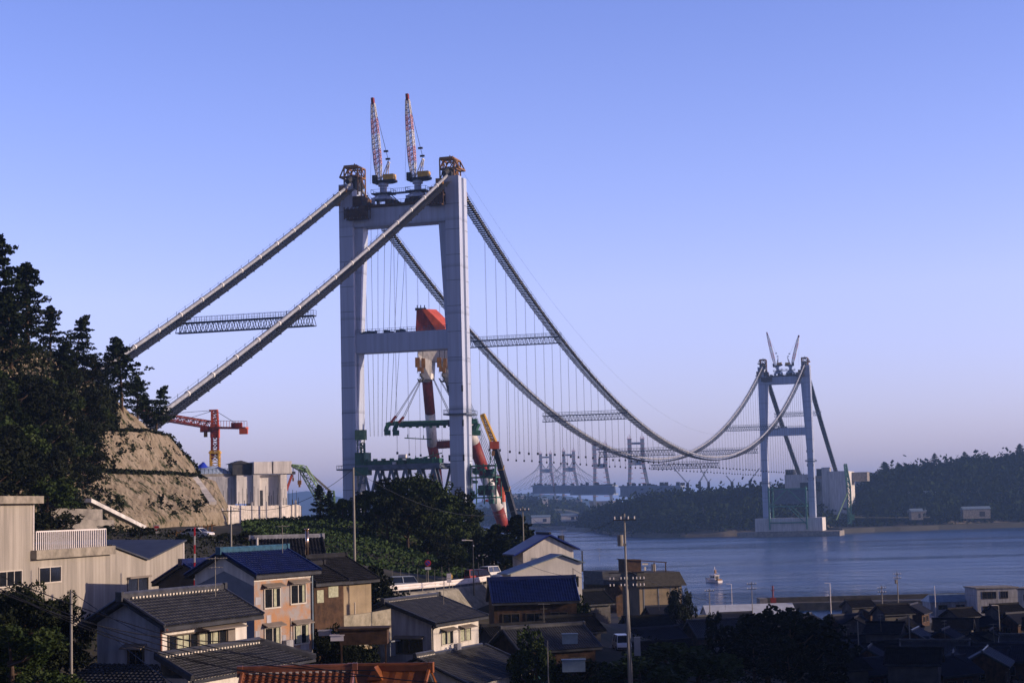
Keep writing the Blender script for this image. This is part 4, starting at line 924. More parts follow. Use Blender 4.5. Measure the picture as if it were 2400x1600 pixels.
for (x0, x1, y0, y1, D) in ((1195, 1390, 1224, 1233, 2250), (1330, 1420, 1226, 1236, 2050)):
    a, b_ = xz(x0, 0, D), xz(x1, 0, D-60); sb_.prism([a, b_, b_+Vector((0, 60, 0)), a+Vector((0, 60, 0))], (0, 0, 4))
structure(sb_.build('seawall', concd))
m = MB(); pts_ = [xz(px, 0, D) for px, D in ((1975, 1560), (2050, 1590), (2110, 1600), (2200, 1625), (2420, 1655), (2700, 1680))]
for k in range(5): a, b_ = pts_[k], pts_[k+1]; m.prism([a, b_, b_+Vector((0, 70, 0)), a+Vector((0, 70, 0))], (0, 0, 4.5))
structure(m.build('headland_quay', M('quay_concrete', (.05, .05, .045), .9, .25, .03)))
gl = MB(); gl.grid([[at(px, 1213, 1640), at(px, 1196+(px-2000)*.03, 1700), at(px, 1184, 1760)] for px in (1990, 2020, 2060, 2100, 2140, 2180)]); structure(gl.build('grassy_bank', M('bank_grass', (.09, .085, .045), .95, .4, .03)))
random.seed(31)
FB = 'small pale buildings on the far shores'
for px, y, D, w_, h_, lab in ((1268, 1224, 2220, 24, 7, 'long low pale shed on the far shore left of the wooded island'), (1278, 1188, 2700, 9, 12, 'pale building on the hazy slope above the green field'), (1200, 1170, 3200, 22, 8, 'pinkish buildings at the left end of the hazy island'),
        (1225, 1170, 3200, 14, 7, 'second pinkish building on the crest of the hazy island'), (2150, 1215, 1620, 11, 7, 'square pale hut on the quay below the headland'), (2290, 1212, 1650, 26, 8, 'blue grey shed at the foot of the right headland'),
        (2130, 1210, 1660, 34, 5, 'long blue roofed shed behind the quay hut'), (2163, 1170, 1720, 26, 6, 'pale blue shed half hidden in the headland wood'), (1335, 1219, 2150, 20, 6, 'bluish shed at the left tip of the wooded island')):
    p = at(px, y, D); r = empty('shed', p, lab, 'building', 0, FB); m = MB(); m.box(-w_/2, w_/2, 0, 10, -1, h_); m.build('wall', plaster if px < 2000 else concd, r)
    m = MB(); m.prism([(-w_/2-.6, -.6, h_), (-w_/2-.6, 10.6, h_), (-w_/2-.6, 5, h_+2.6)], (w_+1.2, 0, 0)); m.build('roof', sheetb, r)
    m = MB()
    m.box(-w_*.4, w_*.1, -.08, 0, h_*.4, h_*.7) if px < 1250 else m.box(w_*.1, w_*.3, -.08, 0, h_*.1, h_*.7)
    m.build('window', dark, r)
# ------------------------------------------------------------ cable-stayed bridges under construction, far away
def stayed(label, D, pyl, decks, colr, stays=True):
    r = empty('cable_stayed_bridge', xz(pyl[0][0], 0, D), label, 'bridge', 0, 'unfinished cable stayed bridges in the haze')
    for (x0, x1, yt, yb, dd, spread) in pyl:
        Dp = D+dd; a, b_ = at(x0, yt, Dp), at(x1, yt, Dp); zb = 2; m = MB(); zd = at(x0, 1152, Dp).z; w_ = 5.2
        kink = a.z-(a.z-zd)*.45
        for p, sg in ((a, -.3), (b_, 1)):
            k1 = Vector((p.x, p.y, kink)); k2 = Vector((p.x+sg*spread, p.y, zd-8)); m.bar(p, k1, w_, 7); m.bar(k1+Vector((0, 0, 1)), k2, w_*.85, 7); m.bar(k2, (k2.x, k2.y, zb), w_*.8, 7)
        m.bar((a.x, a.y, a.z-6), (b_.x, b_.y, a.z-6), 2.2, 3); m.bar((a.x, a.y, kink), (b_.x, b_.y, kink), 5, 7)
        m.build('pylon', colr, r, world=True)
        m = MB()
        for p in (a, b_):
            for k in range(12): z = a.z-k*7; m.box(p.x-3.4, p.x+3.4, p.y-4.5, p.y+4.5, z, z+.9)
            for k in range(3): m.bar((p.x-2+2*k, p.y, a.z), (p.x-2+2*k, p.y, a.z+4+3*(k % 2)), .7)
        m.build('scaffold', pinkp, r, world=True)
        m = MB(); cx = (a.x+b_.x)/2; m.box(cx-16, cx+16, Dp-8, Dp+10, 0, zd-22) if False else m.prism([(cx-11, Dp, 0), (cx+16, Dp, 0), (cx+22, Dp, zd-14), (cx-18, Dp, zd-14)], (0, 14, 0)); m.build('pier', M('far_concrete', (.5, .42, .36), .9, .1), r, world=True)
        if stays:
            m = MB()
            for k in range(7):
                for p in (a, b_):
                    for sg in (-1, 1): m.bar((p.x, p.y, p.z-8-k*3), (p.x+sg*(16+k*9), p.y, zd+5), .35)
            m.build('stay_cable', ropem, r, world=True)
    for (x0, x1, y0, y1, dd) in decks:
        a, b_ = at(x0, y0, D+dd), at(x1, y0+(-1 if x1 > x0 else 0), D+dd-40); h_ = at(x0, y0, D+dd).z-at(x0, y1, D+dd).z; m = MB()
        for z in (0, -h_): m.bar(a+Vector((0, 0, z)), b_+Vector((0, 0, z)), 16, 2.5)
        n = 22; L = b_-a
        for k in range(n):
            p, q = a+L*(k/n), a+L*((k+.5)/n); e = a+L*((k+1)/n)
            for oy in (-7, 7): o = Vector((0, oy, 0)); m.bar(p+o-Vector((0, 0, h_)), q+o, 1.6); m.bar(q+o, e+o-Vector((0, 0, h_)), 1.6); m.bar(p+o, p+o-Vector((0, 0, h_)), 1.2)
        m.box(min(a.x, b_.x), max(a.x, b_.x), a.y+1, a.y+3, a.z-h_, a.z)
        m.build('deck', colr, r, world=True)
        m = MB()
        for k in range(16): p = a+L*random.random(); m.box(p.x-1.5, p.x+random.uniform(1, 5), p.y-4, p.y-1, p.z+1, p.z+random.uniform(2, 6))
        m.build('deck_gear', dark, r, world=True)
fblue = M('haze_pale_steel', (.24, .29, .36), .7, .15, .05)  # light grey steel paint, lightened in place of denser haze
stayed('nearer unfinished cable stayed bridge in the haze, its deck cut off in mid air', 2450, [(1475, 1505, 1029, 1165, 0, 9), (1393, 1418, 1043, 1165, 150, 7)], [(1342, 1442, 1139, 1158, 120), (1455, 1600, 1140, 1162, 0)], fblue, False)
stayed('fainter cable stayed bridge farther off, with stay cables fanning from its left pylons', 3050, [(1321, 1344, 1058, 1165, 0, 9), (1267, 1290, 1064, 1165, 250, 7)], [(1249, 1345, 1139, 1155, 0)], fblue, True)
# thin distant jibs above the wood
for i, (x0, y0, x1, y1, D, lab) in enumerate([(1611, 1132, 1579, 1096, 1980, 'thin far crane jib leaning left above the island wood'), (1660, 1130, 1641, 1096, 1990, 'second thin jib leaning left above the island wood'), (1639, 1129, 1658, 1098, 2000, 'thin jib leaning right, crossing the second one'),
        (1715, 1130, 1702, 1114, 2000, 'short far jib leaning left near the far tower'), (1757, 1127, 1780, 1097, 1960, 'far jib leaning right just left of the far tower'), (1298, 1140, 1296, 1100, 2900, 'small red and white tower crane between the hazy pylons'), (1404, 1075, 1406, 1045, 2500, 'small red jib between the legs of the hazy pylon')]):
    r = empty('distant_crane', at(x0, y0, D), lab, 'crane', 0, 'distant cranes'); m = MB(); lattice(m, at(x0, y0, D), at(x1, y1, D), 1.0, .6, 8, .28, .14); m.build('jib', pinkp if i > 4 else dark, r, world=True)
    m = MB(); p = at(x0, y0, D); m.box(p.x-1.2, p.x+1.8, p.y-1, p.y+1, p.z-10, p.z+.6); m.bar(p, p+Vector((3.5, 0, 4)), .6); m.build('crane_house', dark, r, world=True)
# far hazy hills left
for cols, nm in (([(560, 1195, 9000, 8500), (640, 1160, 9000, 8500), (720, 1150, 9000, 8400), (800, 1165, 9000, 8500), (900, 1190, 9000, 8600)], 'left'), ([(1080, 1190, 7500, 7100), (1160, 1165, 7500, 7000), (1240, 1155, 7500, 7000), (1330, 1162, 7500, 7000), (1420, 1178, 7500, 7100)], 'mid')):
    m = MB(); m.grid([[xz(px, -1, Df), at(px, (y+hz(px))/2, (D+Df)/2), at(px, y, D), xz(px, -1, D+600)] for px, y, D, Df in cols]); structure(m.build('distant_hills', far_leaf, smooth=True))
# ------------------------------------------------------------ haze
hzb = MB(); hzb.box(-9500, 9500, -300, 27500, -7, 200); ho = hzb.build('haze', steel); ho['kind'] = 'stuff'; ho['label'] = 'pale blue evening haze lying over the strait'
hm2 = bpy.data.materials.new('haze_air'); hm2.use_nodes = True; t = hm2.node_tree; t.nodes.remove(t.nodes['Principled BSDF'])
pv = t.nodes.new('ShaderNodeVolumePrincipled'); pv.inputs['Color'].default_value = (.36, .60, 1.0, 1); pv.inputs['Density'].default_value = .0001; pv.inputs['Anisotropy'].default_value = .2
t.links.new(pv.outputs[0], t.nodes['Material Output'].inputs['Volume']); ho.data.materials.clear(); ho.data.materials.append(hm2)
# ------------------------------------------------------------ houses
def roof_grid(mb, O, U, V, a0, a1, b0, b1, lv, tw=.30, th=.27, amp=.045):
    """tiled roof plane: O top-left origin, U along ridge, V down slope; top edge spans a0..a1, bottom edge b0..b1 (metres along U)"""
    U = Vector(U).normalized(); V = Vector(V).normalized(); N = U.cross(V)
    if N.z < 0: N = -N
    lo, hi = min(a0, b0), max(a1, b1); nc = max(2, int((hi-lo)/tw)); cols = []
    for i in range(nc+1):
        for f, hgt in ((0, -.3), (.18, .7), (.36, 1.), (.54, .5), (.74, -.3)):
            if i == nc and f: continue
            cols.append((lo+(hi-lo)*(i+f)/nc, hgt))
    nr = max(2, int(lv/th)); rows = []
    for j in range(nr): rows.append((lv*j/nr, 0.)); rows.append((lv*(j+.97)/nr, .055))
    P = []
    for v, dz in rows:
        f = v/lv; l, r_ = a0+(b0-a0)*f, a1+(b1-a1)*f
        P.append([O+U*min(max(u, l), r_)+V*v+N*(amp*h+dz) for u, h in cols])
    mb.grid(P)
def ridge_bar(mb, p, q, w=.34, h=.36):
    mb.bar(Vector(p)+Vector((0, 0, h*.3)), Vector(q)+Vector((0, 0, h*.3)), w, h); mb.tube([Vector(p)+Vector((0, 0, h*.85)), Vector(q)+Vector((0, 0, h*.85))], .13, 6)
def gable_roof(root, L, W, H, rise, og=.45, oe=.6, mat=None, rmat=None, tiles=True, under=None, mort=True, y0=0, x0=0, name='roof'):
    mat = mat or tile; rmat = rmat or mat; k = rise/(W/2); sl = math.hypot(1, k); lv = (W/2+oe)*sl; rz_ = H+rise; ym = y0+W/2
    m = MB()
    for sg in (-1, 1):
        V = Vector((0, sg/sl, -k/sl)); O = Vector((x0, ym, rz_+.10))
        if tiles: roof_grid(m, O, (1, 0, 0), V, -og, L+og, -og, L+og, lv)
        else:
            n = max(3, int(L/.5)); N = Vector((0, sg*k/sl, 1/sl)); m.grid([[O+Vector((-og+(L+2*og)*i/(2*n), 0, 0))+V*v+N*(.03 if i % 2 else 0) for i in range(2*n+1)] for v in (0, lv)])
    rf = m.build(name, mat, root)
    m = MB()
    for sg in (-1, 1):
        e = Vector((x0-og, ym+sg*(W/2+oe), H-oe*k)); c0 = Vector((x0-og, ym, rz_)); d = Vector((0, 0, -.14))
        m.prism([c0+Vector((.03, 0, .06)), e+Vector((.03, 0, .06)), e+d+Vector((.03, 0, 0)), c0+d+Vector((.03, 0, 0))], (L+2*og-.06, 0, 0))
        g_ = MB()
    m.build('eave_board', under or dark, rf)
    m = MB(); ridge_bar(m, (x0-og-.02, ym, rz_+.1), (x0+L+og+.02, ym, rz_+.1), .28, .27)
    for xx in (x0-og-.05, x0+L+og+.05): m.box(xx-.12, xx+.12, ym-.2, ym+.2, rz_-.05, rz_+.46)
    for xx in (x0-og+.05, x0+L+og-.05):
        pass
    if mort:
        m.m = 1; n = int(L/.3)
        for i in range(n):
            for sg in (-1, 1): m.box(x0+L*(i+.25)/n, x0+L*(i+.7)/n, min(ym+sg*.16, ym+sg*.21), max(ym+sg*.16, ym+sg*.21), rz_+.04, rz_+.15)
    m.build('ridge', [rmat, mortar] if mort else rmat, rf)
    for xx in (x0-og+.05, x0+L+og-.05):
        m = MB(); m.tube([(xx, ym-(W/2+oe), H-oe*k+.17), (xx, ym, rz_+.17), (xx, ym+(W/2+oe), H-oe*k+.17)], .10, 6); m.build('verge_tiles', mat, rf)
    return rf
def walls(root, L, W, H, rise, mat, mat2=None, z0=0, x0=0, y0=0, name='wall'):
    m = MB(); ym = y0+W/2; hr = H+rise-.05
    a = [(x0, y0, z0), (x0+L, y0, z0), (x0+L, y0, H), (x0, y0, H)]; m.add(a, [(0, 1, 2, 3)])
    a = [(x0, y0+W, z0), (x0+L, y0+W, z0), (x0+L, y0+W, H), (x0, y0+W, H)]; m.add(a, [(3, 2, 1, 0)])
    m.m = 1 if mat2 else 0
    for x, o in ((x0, (0, 4, 3, 2, 1)), (x0+L, (0, 1, 2, 3, 4))): m.add([(x, y0, z0), (x, y0+W, z0), (x, y0+W, H), (x, ym, hr), (x, y0, H)], [o])
    return m.build(name, [mat, mat2] if mat2 else mat, root)
def fb(m, face, L, W, u0, u1, z0, z1, d0, d1, x0=0, y0=0):
    """box on a facade: face S (normal -y), W (normal -x), E, N; u from the left as seen from outside"""
    if face == 'S': m.box(x0+u0, x0+u1, y0-d1, y0-d0, z0, z1)
    elif face == 'W': m.box(x0-d1, x0-d0, y0+W-u1, y0+W-u0, z0, z1)
    elif face == 'N': m.box(x0+L-u1, x0+L-u0, y0+W+d0, y0+W+d1, z0, z1)
    else: m.box(x0+L+d0, x0+L+d1, y0+u0, y0+u1, z0, z1)
def window(root, face, L, W, u, z, w_, h_, n=2, fm_=None, awn=None, cur=None, sh=False, x0=0, y0=0):
    fm_ = fm_ or frame; m = MB(); a = (x0, y0)
    fb(m, face, L, W, u-.08, u+w_+.08, z-.1, z, 0, .1, *a); fb(m, face, L, W, u-.08, u+w_+.08, z+h_, z+h_+.08, 0, .09, *a)
    fb(m, face, L, W, u-.08, u, z, z+h_, 0, .09, *a); fb(m, face, L, W, u+w_, u+w_+.08, z, z+h_, 0, .09, *a)
    for i in range(1, n): fb(m, face, L, W, u+w_*i/n-.035, u+w_*i/n+.035, z, z+h_, .0, .07, *a)
    o = m.build('window', fm_, root)
    m = MB()
    for i in range(n): fb(m, face, L, W, u+w_*i/n+.04, u+w_*(i+1)/n-.04, z, z+h_, .01, .03, *a)
    m.build('pane', glass, o)
    if cur:
        for f0, f1 in cur: m = MB(); fb(m, face, L, W, u+w_*f0, u+w_*f1, z+.03, z+h_-.03, .031, .042, *a); m.build('curtain', curt, o)
    if sh: m = MB(); fb(m, face, L, W, u+w_+.08, u+w_+.8, z-.12, z+h_+.14, 0, .16, *a); m.build('shutter_box', shutter, o)
    if awn:
        m = MB(); e = .25; d = awn; zt = z+h_+.38
        if face == 'S': m.prism([(x0+u-e, y0, zt), (x0+u-e, y0-d, zt-.22), (x0+u-e, y0-d, zt-.28), (x0+u-e, y0, zt-.07)], (w_+2*e+(.7 if sh else 0), 0, 0))
        elif face == 'W': m.prism([(x0, y0+W-u+e, zt), (x0-d, y0+W-u+e, zt-.22), (x0-d, y0+W-u+e, zt-.28), (x0, y0+W-u+e, zt-.07)], (0, -(w_+2*e), 0))
        m.build('awning', shutter, o)
    return o
def house_root(px, z, D, az, label, cat='house', group=None, name='tiled_house'):
    p = xz(px, z, D); return empty(name, p, label, cat, R(90-az), group)
# --- A: front left two storey house, grey tiles
A = house_root(377, 20.5, 92, 24, 'white two storey house with grey tiled roofs and a long lit window band, lower left')
LA, WA, HA = 8.3, 4.1, 6.15
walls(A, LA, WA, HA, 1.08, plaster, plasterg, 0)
gable_roof(A, LA, WA, HA, 1.08, .7, .75, tile)
window(A, 'S', LA, WA, .7, 4.4, 2.6, .84, 4, framed, None, [(.3, .5), (.52, .7)], False)
window(A, 'S', LA, WA, 3.5, 4.4, 2.6, .84, 4, framed, .9, [(.02, .3), (.45, .7)], True)
window(A, 'W', LA, WA, 2.1, 3.6, .9, .95, 2, framed, .6)
m = MB(); m.tube([(-.1, -.12, HA-.4), (-.1, -.12, 4.2)], .07, 6); m.tube([(-.5, -.8, HA-.45), (-.1, -.3, HA-.5), (-.1, -.12, HA-.6)], .06, 6); m.build('downpipe', M('pipe_brown', (.16, .06, .04), .5), A)
# lower skirt roof in front (S) and its room
m = MB(); k = .42; sl = math.hypot(1, k); roof_grid(m, Vector((-.5, -.05, 4.22)), (1, 0, 0), Vector((0, -1/sl, -k/sl)), 0, LA+1.6, -.5, LA+3.6, 2.6*sl)
lo_ = m.build('lower_roof', tile, A); m = MB(); ridge_bar(m, (-.6, -.12, 4.24), (LA+1.1, -.12, 4.24), .24, .24); ridge_bar(m, (-.5, -.1, 4.22), (-1.0, -2.7, 3.15), .26, .24); ridge_bar(m, (LA+1.1, -.1, 4.22), (LA+3.1, -2.7, 3.15), .26, .24); m.build('ridge', tile, lo_)
m = MB(); n = 34
for i in range(n): m.box(-.5+i*.29, -.36+i*.29, -.30, -.24, 4.2, 4.3)
m.build('ridge_mortar', mortar, lo_)
m = MB(); roof_grid(m, Vector((-.5, 0, 3.9)), (0, 1, 0), Vector((-1/sl, 0, -k/sl)), -.2, 3.9, -2.6, 4.6, 2.4*sl); m.build('side_roof', tile, A)
m = MB(); m.box(-.5, LA+1.6, -2.1, 0, -3.5, 3.2); m.build('ground_floor', plaster, A)
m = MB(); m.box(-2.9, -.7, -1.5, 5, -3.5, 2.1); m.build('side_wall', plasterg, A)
m = MB(); m.bar((-1.0, -2.72, 3.08), (LA+3.0, -2.72, 3.08), .12, .14); m.tube([(-.9, -2.7, 3.0), (-.55, -2.2, 2.8), (-.52, -2.15, 2.4), (-.52, -2.15, -2)], .06, 6); m.build('gutter', dark, A)
# --- orange tiled roofs at the bottom edge
Bt = house_root(566, 19.2, 78, 88, 'brown orange pantiled roof at the bottom edge, in front of the grey tiled house'); 
walls(Bt, 4.6, 5.5, 4.3, 1.2, plaster, plasterg, -4); gable_roof(Bt, 4.6, 5.5, 4.3, 1.2, .3, .6, tileb)
Bo = house_root(822, 17.3, 84, 98, 'orange sheet roofed house with a small raised gable at the bottom centre')
walls(Bo, 3.0, 5.2, 5.4, 1.5, plasterg, plasterg, -4); gable_roof(Bo, 3.0, 5.2, 5.4, 1.5, .5, .6, tileo, tiles=False, mort=False)
m = MB(); m.prism([(.5, 1.6, 6.6), (1.3, 1.6, 6.6), (.9, 1.6, 7.25)], (0, 2.4, 0)); m.build('raised_gable', tileo, Bo)
# --- C: blue roofed two storey house with rusty siding
C_ = house_root(597, 22.7, 115, 28, 'two storey house with dark blue tiles and weathered orange siding')
LC, WC, HC = 6.6, 4.9, 5.55
walls(C_, LC, WC, HC, 1.25, rust, greysid, 0); gable_roof(C_, LC, WC, HC, 1.25, .5, .55, bluet, tealt, mort=False)
m = MB(); m.box(-.05, LC+.04, -.04, -.005, HC-.62, HC); m.build('frieze', plaster, C_)
m = MB(); m.add([(-.03, 0, HC-.9), (-.03, WC, HC-.9), (-.03, WC, HC), (-.03, WC/2, HC+1.2), (-.03, 0, HC)], [(0, 1, 2, 3, 4)]); 
m.v = m.v[:1]+[(-.03, WC/2, HC+.1)]+m.v[1:]; m.f = [(0, 5, 4, 3, 2, 1)]; m.mi = [0]; m.build('gable_plaster', plaster, C_)
for (u, z, cu) in ((1.1, 3.15, [(.62, .8)]), (4.1, 3.25, [(.8, .95)]), (1.1, .55, [(.75, .95)]), (4.4, .5, [(.15, .5), (.85, 1)])):
    window(C_, 'S', LC, WC, u, z, 1.7, 1.22, 2, frame, .45, cu)
m = MB(); m.box(.0, LC, -.06, .02, -.6, .02); m.build('plinth', concd, C_)
m = MB(); m.tube([(LC-.02, -.1, HC-.2), (LC-.02, -.1, 0)], .06, 6); m.build('downpipe', sheetb, C_)
m = MB()
for (x, z, w_, h_) in ((1.35, 1.95, .5, .7), (.08, .9, .45, .8), (2.1, -.1, .9, .5), (5.2, -.05, 1.0, .45), (3.1, .2, .4, 1.0), (.1, 3.4, .6, .5), (.9, -.05, .5, .45)): m.box(x, x+w_, -.025, -.004, z, z+h_)
m.build('patch', plasterg, C_)
# dark navy roof behind it, and wooden shed to the right
D1 = house_root(492, 22.6, 134, 28, 'low house with a navy tiled roof tucked between the factory and the blue roofed house')
walls(D1, 6.5, 5, 4.4, 1.3, plasterg, dark, -1); gable_roof(D1, 6.5, 5, 4.4, 1.3, .3, .5, bluet, mort=False)
D2 = house_root(738, 22.2, 125, 30, 'dark wooden shed with a lean-to tiled roof beside the rusty sided house')
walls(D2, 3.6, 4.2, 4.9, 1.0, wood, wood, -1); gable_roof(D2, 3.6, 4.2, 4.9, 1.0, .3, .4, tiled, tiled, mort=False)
m = MB(); m.box(.3, 1.1, -.04, -.005, 3.4, 4.3); m.box(1.7, 2.9, -.04, -.005, 3.7, 4.5); m.build('bleached_board', curt, D2)
D3 = house_root(796, 21.6, 142, 30, 'tan plastered house with a dark tiled hip roof, right of the wooden shed')
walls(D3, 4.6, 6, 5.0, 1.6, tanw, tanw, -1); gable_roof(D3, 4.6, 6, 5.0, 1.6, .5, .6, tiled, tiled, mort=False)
D4 = house_root(615, 24.0, 160, 78, 'long farmhouse with a dark two level tiled roof and grey ridge behind the blue roof')
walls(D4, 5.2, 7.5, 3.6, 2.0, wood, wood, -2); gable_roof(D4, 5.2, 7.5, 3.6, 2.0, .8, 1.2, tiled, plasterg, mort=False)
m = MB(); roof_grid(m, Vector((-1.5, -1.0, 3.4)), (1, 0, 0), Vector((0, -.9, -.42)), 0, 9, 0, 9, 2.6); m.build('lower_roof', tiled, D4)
m = MB(); m.tube([(0, 0, 0), (0, 0, 1.9)], .13, 10); m.tube([(0, 0, 1.85), (0, 0, 1.95)], .2, 10)
ch = m.build('steel_flue', M('copper_flue', (.55, .4, .3), .2, .1, metal=.9), loc=at(720, 1300, 128), smooth=True); tag(ch, 'shiny metal flue pipe rising from the dark roof behind the blue roofed house', 'flue')
m = MB(); m.tube([(0, 0, -.3), (0, 0, .75)], .09, 8); tag(m.build('vent_pipe', plaster, loc=at(603, 1281, 140)), 'short white vent pipe on the farmhouse roof left of the metal flue', 'flue')
# --- B1 beige factory, left
fz = 24.0; f0 = xz(77, fz, 128); faz = 14
BF = empty('factory', f0, 'beige clad factory building with a white roof railing and a V shaped roof end, left', 'factory', R(90-faz))
def fx(px):  # metres along the wall for a pixel column
    best = min(np.linspace(-12, 34, 900), key=lambda t: abs(proj((f0.x+math.sin(R(faz))*t, f0.y+math.cos(R(faz))*t, 28))[0]-px)); return float(best)
X0, Xa, Xb, Xc, Xv = fx(-60), 0, fx(258), fx(430), fx(343)
def zt(px, py): t = fx(px); return CZ-(py-hz(px))*(f0.y+math.cos(R(faz))*t)/F_PX-fz
top1 = zt(75, 1290); ztall = zt(70, 1180); zc1 = zt(428, 1266); zv = zt(343, 1310)
m = MB(); m.prism([(X0, 0, -2), (Xa, 0, -2), (Xa, 0, ztall), (X0, 0, ztall)], (0, 12, 0)); m.build('tall_block', beige, BF)
m = MB(); m.prism([(Xa, 0, -2), (Xc, 0, -2), (Xc, 0, zc1), (Xv, 0, zv), (Xb, 0, top1+.15), (Xb, 0, top1-.2), (Xa, 0, top1-.2)], (0, .3, 0)); m.box(Xa, Xb, .3, 11, top1-.5, top1-.25); m.box(Xc-.2, Xc, .3, 12, -2, zv-.2); m.build('wall', beige, BF)
m = MB(); zb = zc1+.25
m.add([(Xb-.1, -.25, top1+.12), (Xv, -.25, zv+.1), (Xc+.2, -.25, zc1+.1), (Xc+.4, 9, zb), (Xv+1, 9, zb), (Xb+.2, 9, zb)], [(0, 1, 4, 5), (1, 2, 3, 4)]); 
m.add([(Xb-.1, -.25, top1+.0), (Xv, -.25, zv-.04), (Xc+.2, -.25, zc1-.04), (Xb-.1, -.25, top1+.12), (Xv, -.25, zv+.1), (Xc+.2, -.25, zc1+.1)], [(0, 1, 4, 3), (1, 2, 5, 4)]); m.build('valley_roof', M('dark_sheet_roof', (.05, .055, .065), .5, .25, .8, stripes=(.8, .4, 'X')), BF)
m = MB(); m.box(Xa-.35, Xb, -.5, .3, top1-.62, top1+.05); m.build('parapet', beigec, BF)
m = MB(); m.box(X0, Xa+.5, -.6, 12, ztall, ztall+.55); m.build('roof_slab', beigec, BF)
m = MB(); xr = fx(243); m.box(Xa+.1, xr, -.22, -.14, top1+1.36, top1+1.46); m.box(xr-.06, xr, -.25, -.1, top1, top1+1.45)
n = int((xr-Xa)/.3)
for i in range(n): x = Xa+.1+(xr-Xa-.1)*i/n; m.box(x, x+.1, -.2, -.16, top1+.05, top1+1.36)
m.build('railing', brail, BF)
m = MB(); m.box(Xa-.05, Xa+.06, -.06, .02, top1, ztall); m.build('corner_trim', brail, BF); m = MB(); m.box(Xc-.08, Xc+.05, -.06, .02, -1, zc1-.1); m.build('corner_trim', brail, BF)
def fwin(x0, x1, y0, y1, n, fmat, **kw):
    u0, u1 = fx(x0), fx(x1); z1 = zt((x0+x1)/2, y0); z0 = zt((x0+x1)/2, y1); window(BF, 'S', Xc, 10, u0, z0, u1-u0, z1-z0, n, fmat, **kw)
fwin(-22, 49, 1338, 1371, 4, frame); fwin(91, 141, 1328, 1361, 2, frame)
fwin(299, 345, 1353, 1394, 2, shutter); m = MB(); fb(m, 'S', Xc, 10, fx(297), fx(348), zt(322, 1352), zt(322, 1348), 0, .35); m.build('window_hood', shutter, BF)
# --- centre white house
E_ = house_root(1016, 12.6, 158, 25, 'white two storey house with grey tiled roofs, two small lit windows, bottom centre')
LE, WE, HE = 9.6, 9.2, 9.35
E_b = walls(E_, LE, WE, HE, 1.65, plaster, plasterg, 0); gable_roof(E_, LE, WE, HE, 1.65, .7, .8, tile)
for u in (1.9, 5.6): window(E_, 'S', LE, WE, u, 7.1, 2.2, 1.12, 2, frame, .7, [(.02, .3), (.55, .75)] if u < 3 else [(.02, .4), (.6, .95)])
window(E_, 'W', LE, WE, 5.6, 6.5, 2.6, 1.2, 2, framed, .5)
m = MB(); fb(m, 'W', LE, WE, 4.5, 5.0, 9.7, 10.1, 0, .03); m.build('gable_vent', dark, E_)
m = MB(); k = .42; sl = math.hypot(1, k); roof_grid(m, Vector((-3.4, -.05, 6.35)), (1, 0, 0), Vector((0, -1/sl, -k/sl)), 0, LE+4.6, 0, LE+5.2, 5.6*sl); l_ = m.build('lower_roof', tile, E_)
m = MB(); roof_grid(m, Vector((-3.4, -.05, 6.35)), (1, 0, 0), Vector((0, 1/sl, -k/sl)), 0, 3.3, 0, 3.3, 3.5*sl); m.build('lower_roof_back', tile, E_)
m = MB(); ridge_bar(m, (-3.5, -.1, 6.38), (0, -.1, 6.38), .36, .42); ridge_bar(m, (-.1, -.12, 6.36), (LE+.4, -.12, 6.36), .22, .2)
for z_ in (0,): m.tube([(-3.4, -.05, 6.45), (-3.4, -5.6, 4.1)], .14, 6); m.tube([(LE+1.2, -.05, 6.45), (LE+1.7, -5.6, 4.1)], .14, 6)
m.build('ridge', tile, l_)
m = MB(); n = 12
for i in range(n): m.box(-3.4+i*.29, -3.25+i*.29, -.34, -.28, 6.42, 6.52)
m.build('ridge_mortar', mortar, l_)
m = MB(); m.prism([(-2.9, -5.0, -3), (-2.9, 2.8, -3), (-2.9, 2.8, 5.0), (-2.9, -.05, 6.15), (-2.9, -5.0, 4.1)], (LE+3.6, 0, 0)); m.build('lower_storey', [plaster], E_)
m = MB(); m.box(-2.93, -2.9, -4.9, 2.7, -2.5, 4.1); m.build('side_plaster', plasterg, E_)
m = MB(); m.box(1.5, 6.5, -6.4, -5.0, 2.8, 3.0); m.build('porch_roof', dark, E_); m = MB(); m.prism([(7, -5, 3.6), (7, -7, 2.9), (7, -7, 2.8), (7, -5, 3.5)], (4.5, 0, 0)); m.build('green_canopy', M('green_sheet', (.06, .16, .11), .6), E_)
m = MB(); m.box(-1.3, -.3, 3.6, 4.6, 6.3, 7.6); m.box(-1.8, .1, 3.2, 5.0, 7.6, 7.72); m.build('wash_stand', greysid, E_)
m = MB(); m.tube([(-.03, -.12, HE-.3), (-.03, -.12, 6.4)], .07, 6); m.tube([(-.5, -.9, HE-.45), (-.03, -.25, HE-.6), (-.03, -.12, HE-.8)], .06, 6); m.build('downpipe', dark, E_)
